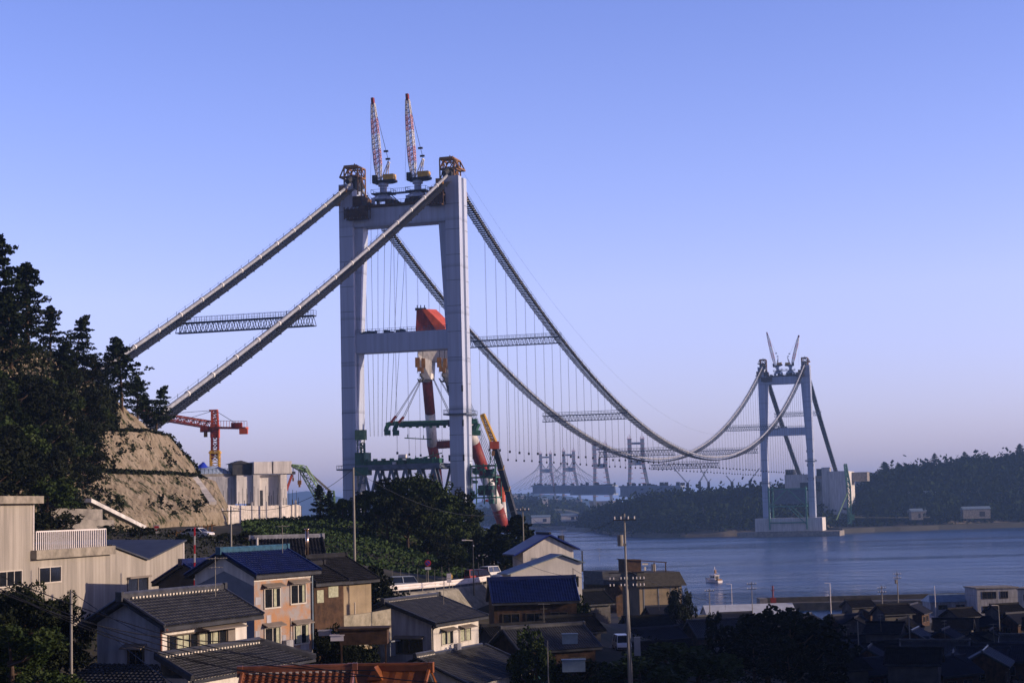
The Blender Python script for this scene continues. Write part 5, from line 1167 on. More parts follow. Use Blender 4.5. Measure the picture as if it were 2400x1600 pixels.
# --- long blue roofed hall, white house by the water
G1 = house_root(1160, 16.4, 194, 84, 'long low house with a bright blue corrugated roof in front of the white house')
walls(G1, 9.3, 6.5, 5.4, 2.0, wood, wood, -1); gable_roof(G1, 9.3, 6.5, 5.4, 2.0, .3, .7, M('royal_blue_tile', (.006, .014, .085), .3, .3, 1.4, spec=.5), mort=False)
for u in (1, 3.6, 6.4): window(G1, 'S', 9.3, 6.5, u, 2.6, 1.8, 1.2, 2, framed)
G2 = house_root(1230, 16.5, 226, 74, 'white walled house with a blue roof standing highest beside the water')
LG = 6.9
m = MB(); m.prism([(0, 0, 0), (LG, 0, 0), (LG, 0, 9.9), (LG*.52, 0, 11.6), (0, 0, 9.6)], (0, 5, 0)); m.build('wall', plaster, G2)
m = MB(); m.prism([(-1.3, -.5, 9.2), (LG*.52, -.5, 11.75), (LG+.8, -.5, 9.75), (LG+.8, -.5, 9.95), (LG*.52, -.5, 11.95), (-1.3, -.5, 9.4)], (0, 6, 0)); m.build('roof', M('blue_sheet_roof', (.01, .025, .17), .35, .2, .8), G2)
m = MB(); m.tube([(LG*.52, -.6, 12.05), (LG*.52, 5.6, 12.05)], .18, 6); m.box(LG*.75, LG*.85, .5, 1.2, 10.9, 11.7); m.build('ridge', dark, G2)
m = MB(); m.box(LG, LG+1.3, 0, 2.4, 6.9, 7.1); m.box(LG+1.15, LG+1.3, 0, .15, 7, 9.6); m.bar((LG, .05, 8), (LG+1.3, .05, 8), .08); m.build('balcony', dark, G2)
G3 = house_root(1200, 16.9, 214, 74, 'pale grey sheet metal workshop with a pitched roof in front of the white walled house', 'workshop', name='workshop')
LW = 9.2
m = MB(); m.prism([(0, 0, 0), (LW, 0, 0), (LW, 0, 8.0), (LW*.72, 0, 9.0), (0, 0, 7.0)], (0, 4, 0)); m.build('wall', whsid, G3)
m = MB(); m.prism([(-.5, -.4, 6.85), (LW*.72, -.4, 9.1), (LW*.72, -.4, 9.2), (-.5, -.4, 6.97)], (0, 5, 0)); m.prism([(LW*.72, -.4, 9.1), (LW+.4, -.4, 8.0), (LW+.4, -.4, 8.1), (LW*.72, -.4, 9.2)], (0, 5, 0)); m.build('roof', sheetb, G3)
window(G3, 'S', LW, 6, 7.3, 5.2, 1.4, 1.15, 2, framed)
# --- generic tiled town house, with copies
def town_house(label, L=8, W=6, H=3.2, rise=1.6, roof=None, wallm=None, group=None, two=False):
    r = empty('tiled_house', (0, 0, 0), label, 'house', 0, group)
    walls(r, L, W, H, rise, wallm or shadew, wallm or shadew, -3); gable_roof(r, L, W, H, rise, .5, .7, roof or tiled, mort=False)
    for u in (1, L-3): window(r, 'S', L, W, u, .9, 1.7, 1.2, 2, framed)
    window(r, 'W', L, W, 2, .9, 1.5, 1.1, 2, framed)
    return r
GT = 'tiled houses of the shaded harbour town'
TH = [town_house('x', group=GT), town_house('x', 9, 6.5, 3.4, 1.8, tile, wood, GT), town_house('x', 6.5, 5.2, 5.4, 1.4, tiled, shadew, GT), town_house('x', 7, 5.5, 3.2, 1.6, M('navy_roof_tile', (.008, .012, .03), .7, .3, 1.5, spec=.5), wood, GT)]  # dark wall and roof colours carry part of the town's shade
tu = set()
def th(i, px, D, z, az, label, s=1.0):
    z = z if z is not None else gz((px-1200)/F_PX*D, D)
    p = xz(px, z, D)
    if i not in tu:
        tu.add(i); o = TH[i]; o.location = p; o.rotation_euler = (0, 0, R(90-az)); o.scale = (s,)*3; o['label'] = label; return o
    return dup(TH[i], p, R(90-az), label, s)
th(1, 1222, 172, 14.9, 62, 'blue grey tiled house with a brown gable, just right of the centre white house', .95)
th(0, 1165, 185, 15.2, 62, 'small grey tiled roof behind the brown gabled house, below the blue hall', .85)
th(2, 1300, 190, 13.6, 64, 'house with a reddish brown hipped looking roof beside the dark street', .9)
th(1, 1640, 292, 6.0, 74, 'long house with a ribbed grey tiled roof and tan wall, right of the utility pole', 1.12)
th(3, 1512, 252, 8.6, 62, 'house with dark blue tiles, dark gable and a white board across it, by the pole', 1.05)
th(0, 1490, 215, 8.9, 66, 'low house with a brownish roof directly right of the pole, behind the bush', 1.15)
th(1, 1690, 250, 7.2, 76, 'small tiled roof below the ribbed grey roof, left of the big dark tree', .85)
th(0, 1395, 420, 3.8, 60, 'bluish roofed house half hidden left of the tan boxy building', 1.2)
th(2, 1345, 330, 6.5, 60, 'dark house at the top of the street beside the waterfront', 1.3)
random.seed(77); 
spots = []
NTH = ('first', 'second', 'third', 'fourth', 'fifth', 'sixth', 'seventh', 'eighth', 'ninth')
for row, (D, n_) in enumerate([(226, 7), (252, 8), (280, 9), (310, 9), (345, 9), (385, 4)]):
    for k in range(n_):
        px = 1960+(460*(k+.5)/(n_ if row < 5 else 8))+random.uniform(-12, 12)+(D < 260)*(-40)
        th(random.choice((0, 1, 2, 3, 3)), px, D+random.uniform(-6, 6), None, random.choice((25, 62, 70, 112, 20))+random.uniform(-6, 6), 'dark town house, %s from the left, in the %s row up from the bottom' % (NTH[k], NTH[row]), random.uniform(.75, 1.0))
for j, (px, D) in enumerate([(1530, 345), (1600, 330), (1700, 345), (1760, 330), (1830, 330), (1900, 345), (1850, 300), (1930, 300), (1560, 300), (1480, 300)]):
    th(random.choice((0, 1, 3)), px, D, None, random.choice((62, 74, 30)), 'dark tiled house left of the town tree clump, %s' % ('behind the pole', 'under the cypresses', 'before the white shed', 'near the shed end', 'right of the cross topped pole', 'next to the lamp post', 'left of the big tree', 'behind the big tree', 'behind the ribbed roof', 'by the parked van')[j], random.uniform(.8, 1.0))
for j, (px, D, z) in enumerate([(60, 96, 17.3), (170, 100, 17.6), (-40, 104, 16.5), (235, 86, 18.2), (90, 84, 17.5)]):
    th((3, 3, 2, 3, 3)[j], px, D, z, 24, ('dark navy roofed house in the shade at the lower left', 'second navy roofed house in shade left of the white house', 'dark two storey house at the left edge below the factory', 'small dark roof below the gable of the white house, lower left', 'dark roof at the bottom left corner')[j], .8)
# --- tan box building by the water with mansard roof
K = house_root(1500, 8.4, 372, 76, 'tan boxy building with a dark mansard roof and a roof hut hung with washing', 'building', name='boxy_building')
m = MB(); m.box(0, 9.6, 0, 12, -3, 6.7); m.build('wall', tanw, K)
m = MB(); q = 3.2
m.add([(-.9, -.9, 5.9), (10.5, -.9, 5.9), (10.5, 13, 5.9), (-.9, 13, 5.9), (0, 1.0, 8.8), (9.6, 1.0, 8.8), (9.6, 12, 8.8), (0, 12, 8.8)], [(0, 1, 5, 4), (1, 2, 6, 5), (2, 3, 7, 6), (3, 0, 4, 7), (4, 5, 6, 7), (3, 2, 1, 0)]); m.build('mansard_roof', M('mansard_shingle', (.055, .05, .04), .8, .3, 1.5), K)
m = MB(); m.box(-2, 1.6, 3, 8, 8.8, 11.6); m.prism([(-2.2, 2.6, 11.6), (7.3, 2.6, 10.7), (7.3, 2.6, 10.9), (-2.2, 2.6, 11.8)], (0, 6, 0)); m.box(7.0, 7.2, 2.8, 3.0, 8.8, 10.7); m.box(4.4, 4.6, 2.8, 3, 8.8, 10.9); m.build('roof_hut', wood, K)
m = MB(); m.box(3.9, 4.9, 3.1, 3.2, 9.0, 10.5); m.box(1.9, 3.2, 3.1, 3.2, 10.4, 10.8); m.box(2.3, 2.7, 3.1, 3.2, 9.2, 10.0); m.build('washing', plaster, K)
m = MB()
for x in (.9, 4.2, 7.0, 8.9): m.box(x, x+.22, -.08, 0, -3, 6); 
m.build('downpipe', greysid, K)
window(K, 'S', 9.6, 12, 1.6, -2.4, 3.2, 1.6, 3, framed)
K2 = house_root(1420, 7.4, 386, 60, 'low left half of the tan boxy building, sloping roof, shade put into its dark colours', 'building', name='boxy_building')
m = MB(); m.box(0, 6, 0, 9, -4, 7.4); m.build('wall', wood, K2); m = MB(); m.prism([(-1, -.9, 6.9), (7, -.9, 6.9), (6, 1, 9.8), (0, 1, 9.8)], (0, 8, 0)); m.build('mansard_roof', dark, K2)  # dark wall and roof colours stand for this half's shade
# --- harbour edge: long white shed, quay, buildings
S1 = house_root(1660, 2.8, 398, 84, 'long shed with a pale blue white roof and a sunlit gable end by the harbour', 'shed', name='long_shed')
m = MB(); m.prism([(0, 0, -1), (0, 7, -1), (0, 7, 3.4), (0, 3.5, 5.4), (0, 0, 3.4)], (20.5, 0, 0)); m.build('wall', plaster, S1)
m = MB(); 
for sg in (-1, 1): m.prism([(-.3, 3.5, 5.5), (-.3, 3.5+sg*3.9, 3.35), (-.3, 3.5+sg*3.9, 3.25), (-.3, 3.5, 5.4)], (21.1, 0, 0))
m.build('roof', M('pale_roof_sheet', (.55, .6, .68), .5, .1, .5, stripes=(1.2, .2, 'X')), S1)
m = MB(); m.box(-.02, 20.5, -.05, 0, -1, 3.2); m.build('shade_grey_side', greysid, S1); m = MB()  # shade of the long side put in as a darker grey sheet
for k in range(5): m.box(2+k*4, 4+k*4, -.1, -.05, 1, 2.3)
m.build('window', dark, S1)
S2 = empty('harbour_building', xz(2292, 2.6, 430), 'pale two storey harbour building with flat roof, near the right edge', 'building', R(4))
m = MB(); m.box(0, 10.3, 0, 9, -1, 6.4); m.build('wall', plasterg, S2); m = MB(); m.box(-.3, 10.6, -.3, 9.3, 6.4, 6.7); m.build('roof_slab', concd, S2)
for u, z, w_, h_ in ((1.4, 4.0, 3.4, 1.6), (6, 4.0, 1.8, 1.6), (1.4, 1.2, 3.4, .9), (5.6, 1.2, 3.6, 1.2)): window(S2, 'S', 10.3, 9, u, z, w_, h_, 3, framed)
S3 = empty('harbour_building', xz(2388, 2.6, 420), 'sunlit white building cut by the right edge of the photo', 'building', R(-28))
m = MB(); m.box(0, 8, 0, 9, -1, 6.6); m.build('wall', plaster, S3); m = MB(); m.box(-.3, 8.3, -.3, 9.3, 6.6, 6.9); m.build('roof_slab', concd, S3); window(S3, 'W', 8, 9, 5.4, 4, 1.6, 1.3, 2, framed); window(S3, 'S', 8, 9, 1.4, 4, 1.6, 1.3, 2, framed)
S4 = empty('long_shed', xz(2182, 2.6, 438), 'long low harbour shed with a bluish roof, left of the flat roofed building', 'shed', R(3))
m = MB(); m.box(0, 12, 0, 7, -1, 2.9); m.build('wall', plasterg, S4); m = MB(); m.prism([(-.4, -.5, 2.9), (-.4, 7.5, 2.9), (.6, 3.5, 4.7), (.6, 3.0, 4.7)], (12.4, 0, 0)); m.build('roof', sheetb, S4)
for u in (2, 6.5): window(S4, 'S', 12, 7, u, 1.2, 2.2, .9, 2, framed)
m = MB()
a, b_ = xz(1795, 0, 505), xz(2300, 0, 500); m.prism([(a.x, a.y, -2), (b_.x, b_.y, -2), (b_.x, b_.y+7, -2), (a.x, a.y+7, -2)], (0, 0, 4.2)); m.box(a.x, b_.x, a.y+5, a.y+6, 2.2, 3.6)
structure(m.build('breakwater', dkconc)); m = MB(); m.box(a.x-1.6, a.x+.6, a.y, a.y+7, -2, 3.6); structure(m.build('breakwater_head', concd))
m = MB(); a, b_ = xz(1885, 2.8, 412), xz(2180, 2.8, 425); m.bar(a, b_, 3.5, .5); structure(m.build('harbour_road', conc))
m = MB(); a = xz(1600, 2.8, 436); m.box(a.x-3, a.x+3, a.y-2, a.y+3, -3, 3.8); structure(m.build('jetty_head', plaster))
bk = empty('harbour_beacon', xz(1606, 3.8, 436), 'small white harbour beacon beside the tan boxy building', 'beacon')
m = MB(); m.tube([(0, 0, 0), (0, 0, 2.2), (0, 0, 2.3), (0, 0, 3.6)], [.55, .4, .25, .2], 10); m.tube([(0, 0, 3.6), (0, 0, 4.1)], .35, 8); m.build('tower', brail, bk); m = MB(); m.box(-.9, .9, -.9, .9, 0, .5); m.build('base', brail, bk)
rb = empty('harbour_beacon', xz(1812, 3.4, 508), 'red harbour light standing on the end of the breakwater', 'beacon')
m = MB(); m.tube([(0, 0, -1), (0, 0, 3.2)], .2, 8); m.box(-.6, .6, -.4, .4, 2.3, 2.5); m.tube([(0, 0, 3.2), (0, 0, 3.7)], .3, 8); m.build('mast', redp, rb); m = MB(); m.box(-.8, .8, -.6, .6, -1.2, .3); m.build('base', redp, rb)
# --- boat on the water
bt = empty('fishing_boat', xz(1672, 0, 690), 'small white fishing boat alone on the blue water', 'boat', R(118))
m = MB(); S_ = []
for i in range(13):
    u = i/12; x = -4.8+10.2*u; hw = 1.45*math.sin(math.pi*min(1, .32+u*.68)**1.1)**.6 if u < 1 else .05; hw = max(hw*(1-max(0, u-.72)/.28*.96), .04); sh_ = .9+.9*u**2.2
    S_.append([(x, -hw, sh_), (x, -hw*.8, .1), (x+.1*u, 0, -.35), (x, hw*.8, .1), (x, hw, sh_), (x, 0, sh_-.12), (x, -hw, sh_)])
m.grid(S_); m.add(S_[0][:5], [(0, 1, 2, 3, 4)]); m.build('hull', brail, bt)
m = MB()
for i in range(12):
    for sg in (0, 4): m.bar(S_[i][sg], S_[i+1][sg], .14, .14)
m.build('rubbing_strake', dark, bt)
m = MB(); m.box(-2.6, .8, -1.0, 1.0, .8, 2.9); m.prism([(.8, -1, .8), (1.5, -1, .8), (.8, -1, 2.9)], (0, 2, 0)); m.build('wheelhouse', brail, bt)
m = MB(); m.box(-2.65, -2.55, -.8, .8, 1.5, 2.6); 
for sg in (-1.02, .98): m.box(-2.2, -.9, sg, sg+.04, 1.9, 2.6); m.box(-.6, .5, sg, sg+.04, 1.9, 2.6)
m.build('window', dark, bt)
m = MB(); m.box(-3.0, 1.1, -1.2, 1.2, 2.9, 3.02); m.bar((-1.2, 0, 3), (-1.2, 0, 6.2), .14); m.bar((-1.2, 0, 4.6), (-3.6, 0, 3.6), .08); m.bar((-1.2, -.8, 5), (-1.2, .8, 5), .08); m.build('mast', brail, bt)
m = MB(); m.box(-1.9, -1.25, -.3, .3, 3.6, 5.0); m.box(-4.6, -3.2, -.9, .9, .9, 1.5); m.build('tackle', ochre, bt)
# ------------------------------------------------------------ road, retaining wall, rail, cars
def ribbon(name, pts, wl, wr, mat, dz=.05):
    m = MB(); rows = []
    for i, p in enumerate(pts):
        d = (pts[min(i+1, len(pts)-1)]-pts[max(i-1, 0)]); n_ = Vector((d.y, -d.x, 0)).normalized(); rows.append([p-n_*wl+Vector((0, 0, dz)), p+n_*wr+Vector((0, 0, dz))])
    m.grid(rows); return structure(m.build(name, mat))
rz0 = 22.25
rp = [xz(px, rz0, D) for px, D in ((800, 190), (860, 198), (905, 203), (960, 207), (1020, 211), (1080, 217), (1130, 223), (1170, 231), (1200, 245), (1215, 262))]
ribbon('hill_road', [p+Vector((0, 0, 0)) for p in rp], 6.0, .3, asph, .04)
m = MB(); rows = []
for i, p in enumerate(rp):
    q = rp[min(i+1, 9)]-rp[max(i-1, 0)]; n_ = Vector((q.y, -q.x, 0)).normalized(); rows.append([p+n_*.3+Vector((0, 0, .06)), p+n_*.7+Vector((0, 0, -.1)), p+n_*3.2+Vector((0, 0, -3.7)), p+n_*3.4+Vector((0, 0, -6))])
m.grid(rows); tag(m.build('retaining_wall', M('stone_embankment', (.16, .15, .12), .9, .3, .8, c2=(.32, .3, .25), bump=1., fine=2.5)), 'sloping stone retaining wall under the white guard rail road', 'retaining wall')
gr2 = empty('guard_rail', rp[4], 'white guard rail curving along the edge of the hill road', 'guard rail')
m = MB()
for i in range(9):
    q = rp[i+1]-rp[i]; n_ = Vector((q.y, -q.x, 0)).normalized()
    for z0, z1, o0, o1 in ((.35, .52, 0, .06), (.52, .69, .06, 0), (.69, .86, 0, .06), (.86, 1.02, .06, 0)):
        m.add([rp[i]+n_*o0+Vector((0, 0, z0)), rp[i+1]+n_*o0+Vector((0, 0, z0)), rp[i+1]+n_*o1+Vector((0, 0, z1)), rp[i]+n_*o1+Vector((0, 0, z1))], [(0, 1, 2, 3)])
m.build('beam', brail, gr2, world=True)
for i in range(9):
    L_ = (rp[i+1]-rp[i]).length
    for k in range(max(1, int(L_/2))): p = rp[i].lerp(rp[i+1], k/max(1, int(L_/2))); m = MB(); m.tube([p+Vector((0, .08, -.5)), p+Vector((0, .08, .9))], .07, 6); m.build('post', polem, gr2, world=True)
# thin stakes fence behind the rail
sf = empty('stake_fence', rp[4]+Vector((-3.5, 5.6, 0)), 'row of thin wire fence stakes along the far side of the hill road', 'fence')
for i in range(2, 8):
    for k in range(3): p = rp[i].lerp(rp[i+1], k/3); q = p+Vector((-3.5, 5.6, 0)); m = MB(); m.bar(q, q+Vector((0, 0, random.uniform(1.8, 2.6))), .06); m.build('stake', polem, sf, world=True)
def car(label, px, z, D, rot, paint, van=False):
    r = empty('parked_car', xz(px, z, D), label, 'car', rot)
    m = MB(); pr = [(-2.1, .3), (-2.15, .75), (-2.05, .95), (-1.2, 1.0), (1.0, .95), (1.95, .8), (2.12, .62), (2.1, .3)]
    if van: pr = [(-1.7, .3), (-1.72, 1.0), (1.4, 1.0), (1.7, .8), (1.72, .3)]
    n = len(pr); vs = []
    for y, k in ((-.82, 1), (-.86, 1), (.86, 1), (.82, 1)):
        vs += [(x*(.985 if abs(y) > .83 else 1), y, zz) for x, zz in pr]
    sec = [[(x, y, zz) for x, zz in pr]+[(pr[0][0], y, pr[0][1])] for y in (-.83, .83)]
    m.grid(sec); m.add([(x, -.83, zz) for x, zz in pr], [tuple(range(n))]); m.add([(x, .83, zz) for x, zz in pr], [tuple(range(n-1, -1, -1))])
    b_ = m.build('body', paint, r); bv = b_.modifiers.new('bevel', 'BEVEL'); bv.width = .06; bv.segments = 2; bv.limit_method = 'ANGLE'
    x0, x1, x2, x3, h = (-1.75, -1.25, .45, 1.1, 1.4) if not van else (-1.7, -1.65, .95, 1.45, 1.75)
    m = MB(); m.add([(x0, -.76, .95), (x3, -.76, .93), (x3, .76, .93), (x0, .76, .95), (x1, -.62, h-.03), (x2, -.62, h-.03), (x2, .62, h-.03), (x1, .62, h-.03)], [(0, 1, 5, 4), (1, 2, 6, 5), (2, 3, 7, 6), (3, 0, 4, 7)]); m.build('window', glass, r)
    m = MB(); m.box(x1-.03, x2+.03, -.65, .65, h-.04, h+.03)
    for y0, y1 in ((-.77, -.64), (.77, .64)):
        for a, b2 in ((x0, x1), (x3, x2), ((x0+x3)/2-.2, (x1+x2)/2-.1)): m.bar((a, y0, .93), (b2, y1, h), .08, .06)
    m.build('roof', paint, r)
    for x in (-1.3, 1.3) if not van else (-1.15, 1.15):
        for y in (-.80, .80):
            m = MB(); m.tube([(x, y-.1, .31), (x, y+.1, .31)], .31, 16); w_ = m.build('wheel', rubber, r); m = MB(); m.tube([(x, y-.11, .31), (x, y+.11, .31)], .17, 10); m.build('rim', silver, w_)
    xe = 2.1 if not van else 1.71
    for y in (-.6, .6):
        m = MB(); m.box(xe-.02, xe+.04, y-.18, y+.18, .58, .72); m.build('headlight', brail, r); m = MB(); m.box(-xe-.05, -xe+.02, y-.17, y+.17, .62, .76); m.build('tail_light', signr, r)
    m = MB(); m.box(xe-.05, xe+.08, -.8, .8, .34, .5); m.box(-xe-.08, -xe+.04, -.8, .8, .34, .5); m.build('bumper', dark, r)
    return r
cw = M('white_car_paint', (.75, .74, .72), .25, .03, spec=.6); cdk = M('dark_car_paint', (.02, .022, .03), .2, .1, spec=.6); crd = M('red_car_paint', (.4, .05, .05), .3, .1, spec=.6); csl = M('silver_blue_car_paint', (.35, .4, .48), .3, .1, spec=.6)
p = xz(463, 29, 228); car('white saloon car parked below the bare cut slope', 463, 28.9, 228, R(-22), cw)
car('silver blue hatchback behind the left end of the guard rail', 950, rz0+.02, 211, R(14), csl, True)
car('red and white small car near the right end of the guard rail', 1122, rz0+.02, 228, R(30), crd, True)
car('white van further along the hill road under the dark trees', 1150, rz0+.05, 238, R(60), cw, True)
ms = MB(); pts = [(1425, 120), (1420, 150), (1415, 180), (1412, 215), (1406, 260), (1398, 310), (1392, 360)]
rpp = []
for px, D in pts: x = (px-1200)/F_PX*D; rpp.append(Vector((x, D, gz(x, D)+.05)))
ribbon('street', rpp, 3.2, 3.2, asph, .06)
def street_car(lab, px, D, rot, paint, van): x = (px-1200)/F_PX*D; return car(lab, px, gz(x, D)+.12, D, rot, paint, van)
street_car('pale small van parked in the dark street left of the pole', 1458, 196, R(-84), cw, True); street_car('dark car parked in the street at the foot of the pole', 1452, 158, R(-86), cdk, False)
# sign posts
def sign(px, z, D, h, label, round_=True):
    r = empty('road_sign', xz(px, z, D), label, 'sign'); m = MB(); m.tube([(0, 0, -.4), (0, 0, h)], .05, 6); m.build('post', polem, r)
    if round_:
        m = MB(); m.tube([(0, -.06, h-.1), (0, -.10, h-.1)], .4, 20); m.build('sign_disc', signr, r); m = MB(); m.tube([(0, -.10, h-.1), (0, -.12, h-.1)], .28, 20); m.build('sign_centre', signb, r)
        m = MB(); m.bar((-.2, -.13, h+.1), (.2, -.13, h-.3), .08, .02, (0, 1, 0)); m.build('slash', signr, r)
        m = MB(); m.box(-.36, .36, -.1, -.06, h-.9, h-.6); m.build('plate', brail, r)
    else: m = MB(); m.box(-.28, .28, -.06, 0, h-1.1, h); m.build('plate', brail, r)
sign(1004, rz0-.2, 214, 3.5, 'round red and blue no parking sign with a white plate under it'); sign(1053, rz0, 213, 1.9, 'small white rectangular sign behind the guard rail', False)
for px, py, D, w_, h_, lab, mm in ((367, 1239, 246, .9, 1.2, 'small white and red notice board standing at the foot of the cut slope', plaster), (341, 1241, 250, .9, .8, 'small pale notice board left of the white and red one', plasterg)):
    p = at(px, py, D); r = empty('notice_board', p, lab, 'sign'); m = MB(); m.box(-w_/2, w_/2, 0, .06, -h_/2, h_/2); m.build('board', mm, r); m = MB(); m.box(-w_*.35, w_*.35, -.03, -.005, .12, h_*.35); m.box(-w_*.3, w_*.3, -.03, -.005, -.2, -.08); m.build('lettering', signr, r)
    m = MB(); m.bar((-w_*.4, .04, -h_/2), (-w_*.4, .04, -h_/2-1.6), .07); m.bar((w_*.4, .04, -h_/2), (w_*.4, .04, -h_/2-1.6), .07); m.build('leg', wood, r)
# orange barriers beside the white car
of = empty('site_fence', xz(460, 29.5, 246), 'orange brown site barrier running behind the white saloon car', 'fence')
m = MB()
for k in range(12):
    a = at(395+k*9.2, 1252-k*1.9, 244); b_ = at(395+(k+1)*9.2, 1252-(k+1)*1.9, 244); m.bar(a, b_, .08, .16); m.bar(a-Vector((0, 0, .9)), a+Vector((0, 0, .3)), .14); m.bar(a-Vector((0, 0, .7)), b_-Vector((0, 0, .7)), .08)
m.build('barrier', ochre, of, world=True)
# concrete steps of old walls left of the slope
for i, (x0, x1, y0, y1, D, lab) in enumerate([(120, 235, 1190, 1212, 208, 'weathered concrete block wall at the foot of the wooded hill'), (135, 262, 1215, 1236, 204, 'lower concrete wall below the weathered block wall')]):
    a, b_ = at(x0, y0, D), at(x1, y0+3, D+8); h_ = (y1-y0+6)*D/F_PX; m = MB(); m.prism([a, b_, b_-Vector((0, 0, h_)), a-Vector((0, 0, h_))], (0, 1.2, 0)); tag(m.build('concrete_wall', concd), lab, 'wall')
m = MB(); a, b_ = at(206, 1172, 215), at(335, 1236, 236); m.bar(a, b_, .9, .5); tag(m.build('concrete_drain', conc), 'straight pale concrete drain chute running down the foot of the hill', 'drain')
m = MB(); pts = [at(454, 1118, 307), at(478, 1150, 303), at(500, 1180, 296)]
for k in range(2): m.bar(pts[k]+Vector((0, -.5, .1)), pts[k+1]+Vector((0, -.5, .1)), 1.3, .5)
tag(m.build('concrete_drain', conc), 'concrete drain chute down the right end of the cut slope', 'drain')
# ------------------------------------------------------------ poles, wires
def upole(px, D, ytop, label, arms=1, trans=False, r0=.16, lamp=False, mat=None, zb=None):
    x = (px-1200)/F_PX*D; zb = gz(x, D) if zb is None else zb; top = at(px, ytop, D); r = empty('utility_pole', (top.x, D, zb), label, 'utility pole' if not lamp else 'street lamp'); h = top.z-zb
    m = MB(); m.tube([(0, 0, -.6), (0, 0, h)], [r0, r0*.62], 10); m.build('pole', mat or polem, r, smooth=True)
    for k in range(arms):
        z = h-.5-k*.9; m = MB(); m.bar((-.9, -.12, z), (.9, -.12, z), .09); o = m.build('crossarm', dark, r); m = MB()
        for xx in (-.8, -.3, .3, .8): m.tube([(xx, -.12, z+.05), (xx, -.12, z+.28)], .06, 6)
        m.build('insulators', brail, o)
    if trans: m = MB(); m.tube([(-.38, -.05, h-2.6), (-.38, -.05, h-1.7)], .24, 12); m.box(-.2, .1, -.15, .15, h-2.6, h-2.4); m.build('transformer', concd, r)
    if lamp: m = MB(); m.bar((0, 0, h), (-.9, -.2, h+.1), .07); m.box(-1.3, -.8, -.32, -.1, h, h+.14); m.build('lamp_head', brail, r)
    return Vector((top.x, D, top.z))
BIG = upole(1463, 140, 1203, 'tall concrete utility pole with a transformer in front of the water', 1, True, .12, zb=14.5)
p2 = xz(1484, 15, 144); r = empty('utility_pole', p2, 'second shorter pole beside the tall one, with a wide crossarm of insulators', 'utility pole')
m = MB(); ht = at(1478, 1338, 144).z-15; m.tube([(0, 0, -1), (-.2, 0, ht)], [.13, .09], 10); m.build('pole', polem, r, smooth=True)
m = MB(); 
for z in (ht-.75, ht-.1): m.bar((-1.7, -.2, z), (1.2, -.2, z), .1)
o = m.build('crossarm', dark, r); m = MB()
for xx in (-1.6, -1.3, -.7, -.4, .3, .6, .9, 1.2):
    for z in (ht-.55, ht-1.1): m.tube([(xx, -.2, z-.08), (xx, -.2, z+.1)], .055, 6)
m.build('insulators', brail, o)
m = MB(); m.box(.25, .75, -.25, .25, ht-6.9, ht-5.4); m.build('meter_box', greysid, r)
upole(828, 162, 1095, 'plain concrete pole rising in front of the grassy knoll', 0, False, .15); upole(541, 170, 1185, 'thin concrete pole in front of the formwork fence', 1, False, .12)
upole(167, 88, 1383, 'leaning thin pole beside the dark tree at the lower left', 0, False, .09); upole(1108, 208, 1266, 'slim dark pole with a side lamp at the right end of the guard rail', 0, False, .09, True, dark, rz0)
upole(1225, 235, 1187, 'bare pole standing left of the white walled house', 1, False, .11); upole(2102, 400, 1340, 'dark utility pole standing tallest against the water at the right', 2, True, .16)
upole(2066, 372, 1372, 'utility pole with a double crossarm left of the tallest one', 2, False, .15); upole(1945, 408, 1366, 'white harbour lamp post at the road end', 0, False, .13, True, brail)
upole(1662, 330, 1378, 'small utility pole rising before the long white shed', 1, False, .12); upole(1761, 330, 1362, 'slim pole with a cross top before the long white shed', 2, False, .1)
upole(1714, 425, 1368, 'white lamp post on the waterfront behind the long shed', 0, False, .11, True, brail); upole(2190, 430, 1372, 'pale thin pole left of the harbour shed roof', 0, False, .12, False, brail)
upole(2010, 230, 1455, 'thin pole among the dark roofs at the lower right', 0, False, .1); upole(2130, 260, 1440, 'dark thin pole in the middle of the shaded roofs', 0, False, .1); upole(2340, 330, 1418, 'pale lamp post below the flat roofed harbour building', 0, False, .12, True)
upole(1283, 148, 1500, 'short thin pole beside the steps right of the bottom centre house', 0, False, .07)
upole(1343, 205, 1330, 'pole at the corner of the street by the pale workshop', 0, False, .1)
m = MB(); a = at(456, 1235, 126); b_ = at(456, 1400, 126)
for k in range(8): m2 = MB(); m2.bar(a.lerp(b_, k/8), a.lerp(b_, (k+1)/8), .07); 
am = empty('radio_mast', b_, 'thin red and white radio mast between the factory and the blue roofed house', 'mast')
for k in range(8): m2 = MB(); m2.bar(a.lerp(b_, k/8), a.lerp(b_, (k+1)/8), .09); m2.build('mast_section', signr if k % 2 == 0 else plaster, am, world=True)
def wire(name, a, b_, sag, label, r=.02, n=14):
    m = MB(); m.tube([a.lerp(b_, k/n)-Vector((0, 0, sag*4*(k/n)*(1-k/n))) for k in range(n+1)], r, 4); tag(m.build(name, dark), label, 'wire', 'overhead wires over the lower left houses')
wl = 'thin black overhead wire crossing in front of the lower left houses'
for i, (x0, y0, D0, x1, y1, D1, s_) in enumerate([(-60, 1335, 70, 880, 1570, 66, 1.1), (-60, 1345, 70, 880, 1582, 66, 1.25), (-60, 1322, 72, 1130, 1606, 64, 1.0), (-60, 1360, 71, 620, 1500, 72, .8), (167, 1385, 88, 620, 1530, 74, .9), (-60, 1350, 70, 780, 1605, 66, .7), (240, 1470, 78, 420, 1610, 70, .1)]):
    wire('overhead_wire', at(x0, y0, D0), at(x1, y1, D1), s_, wl)
wire('overhead_wire', BIG, at(1225, 1190, 235), 2.5, 'wire sagging from the tall concrete pole towards the white house'); wire('overhead_wire', BIG-Vector((0, 0, 4.5)), at(1762, 1400, 330), 1.6, 'wire running from the tall pole down to the right over the town')
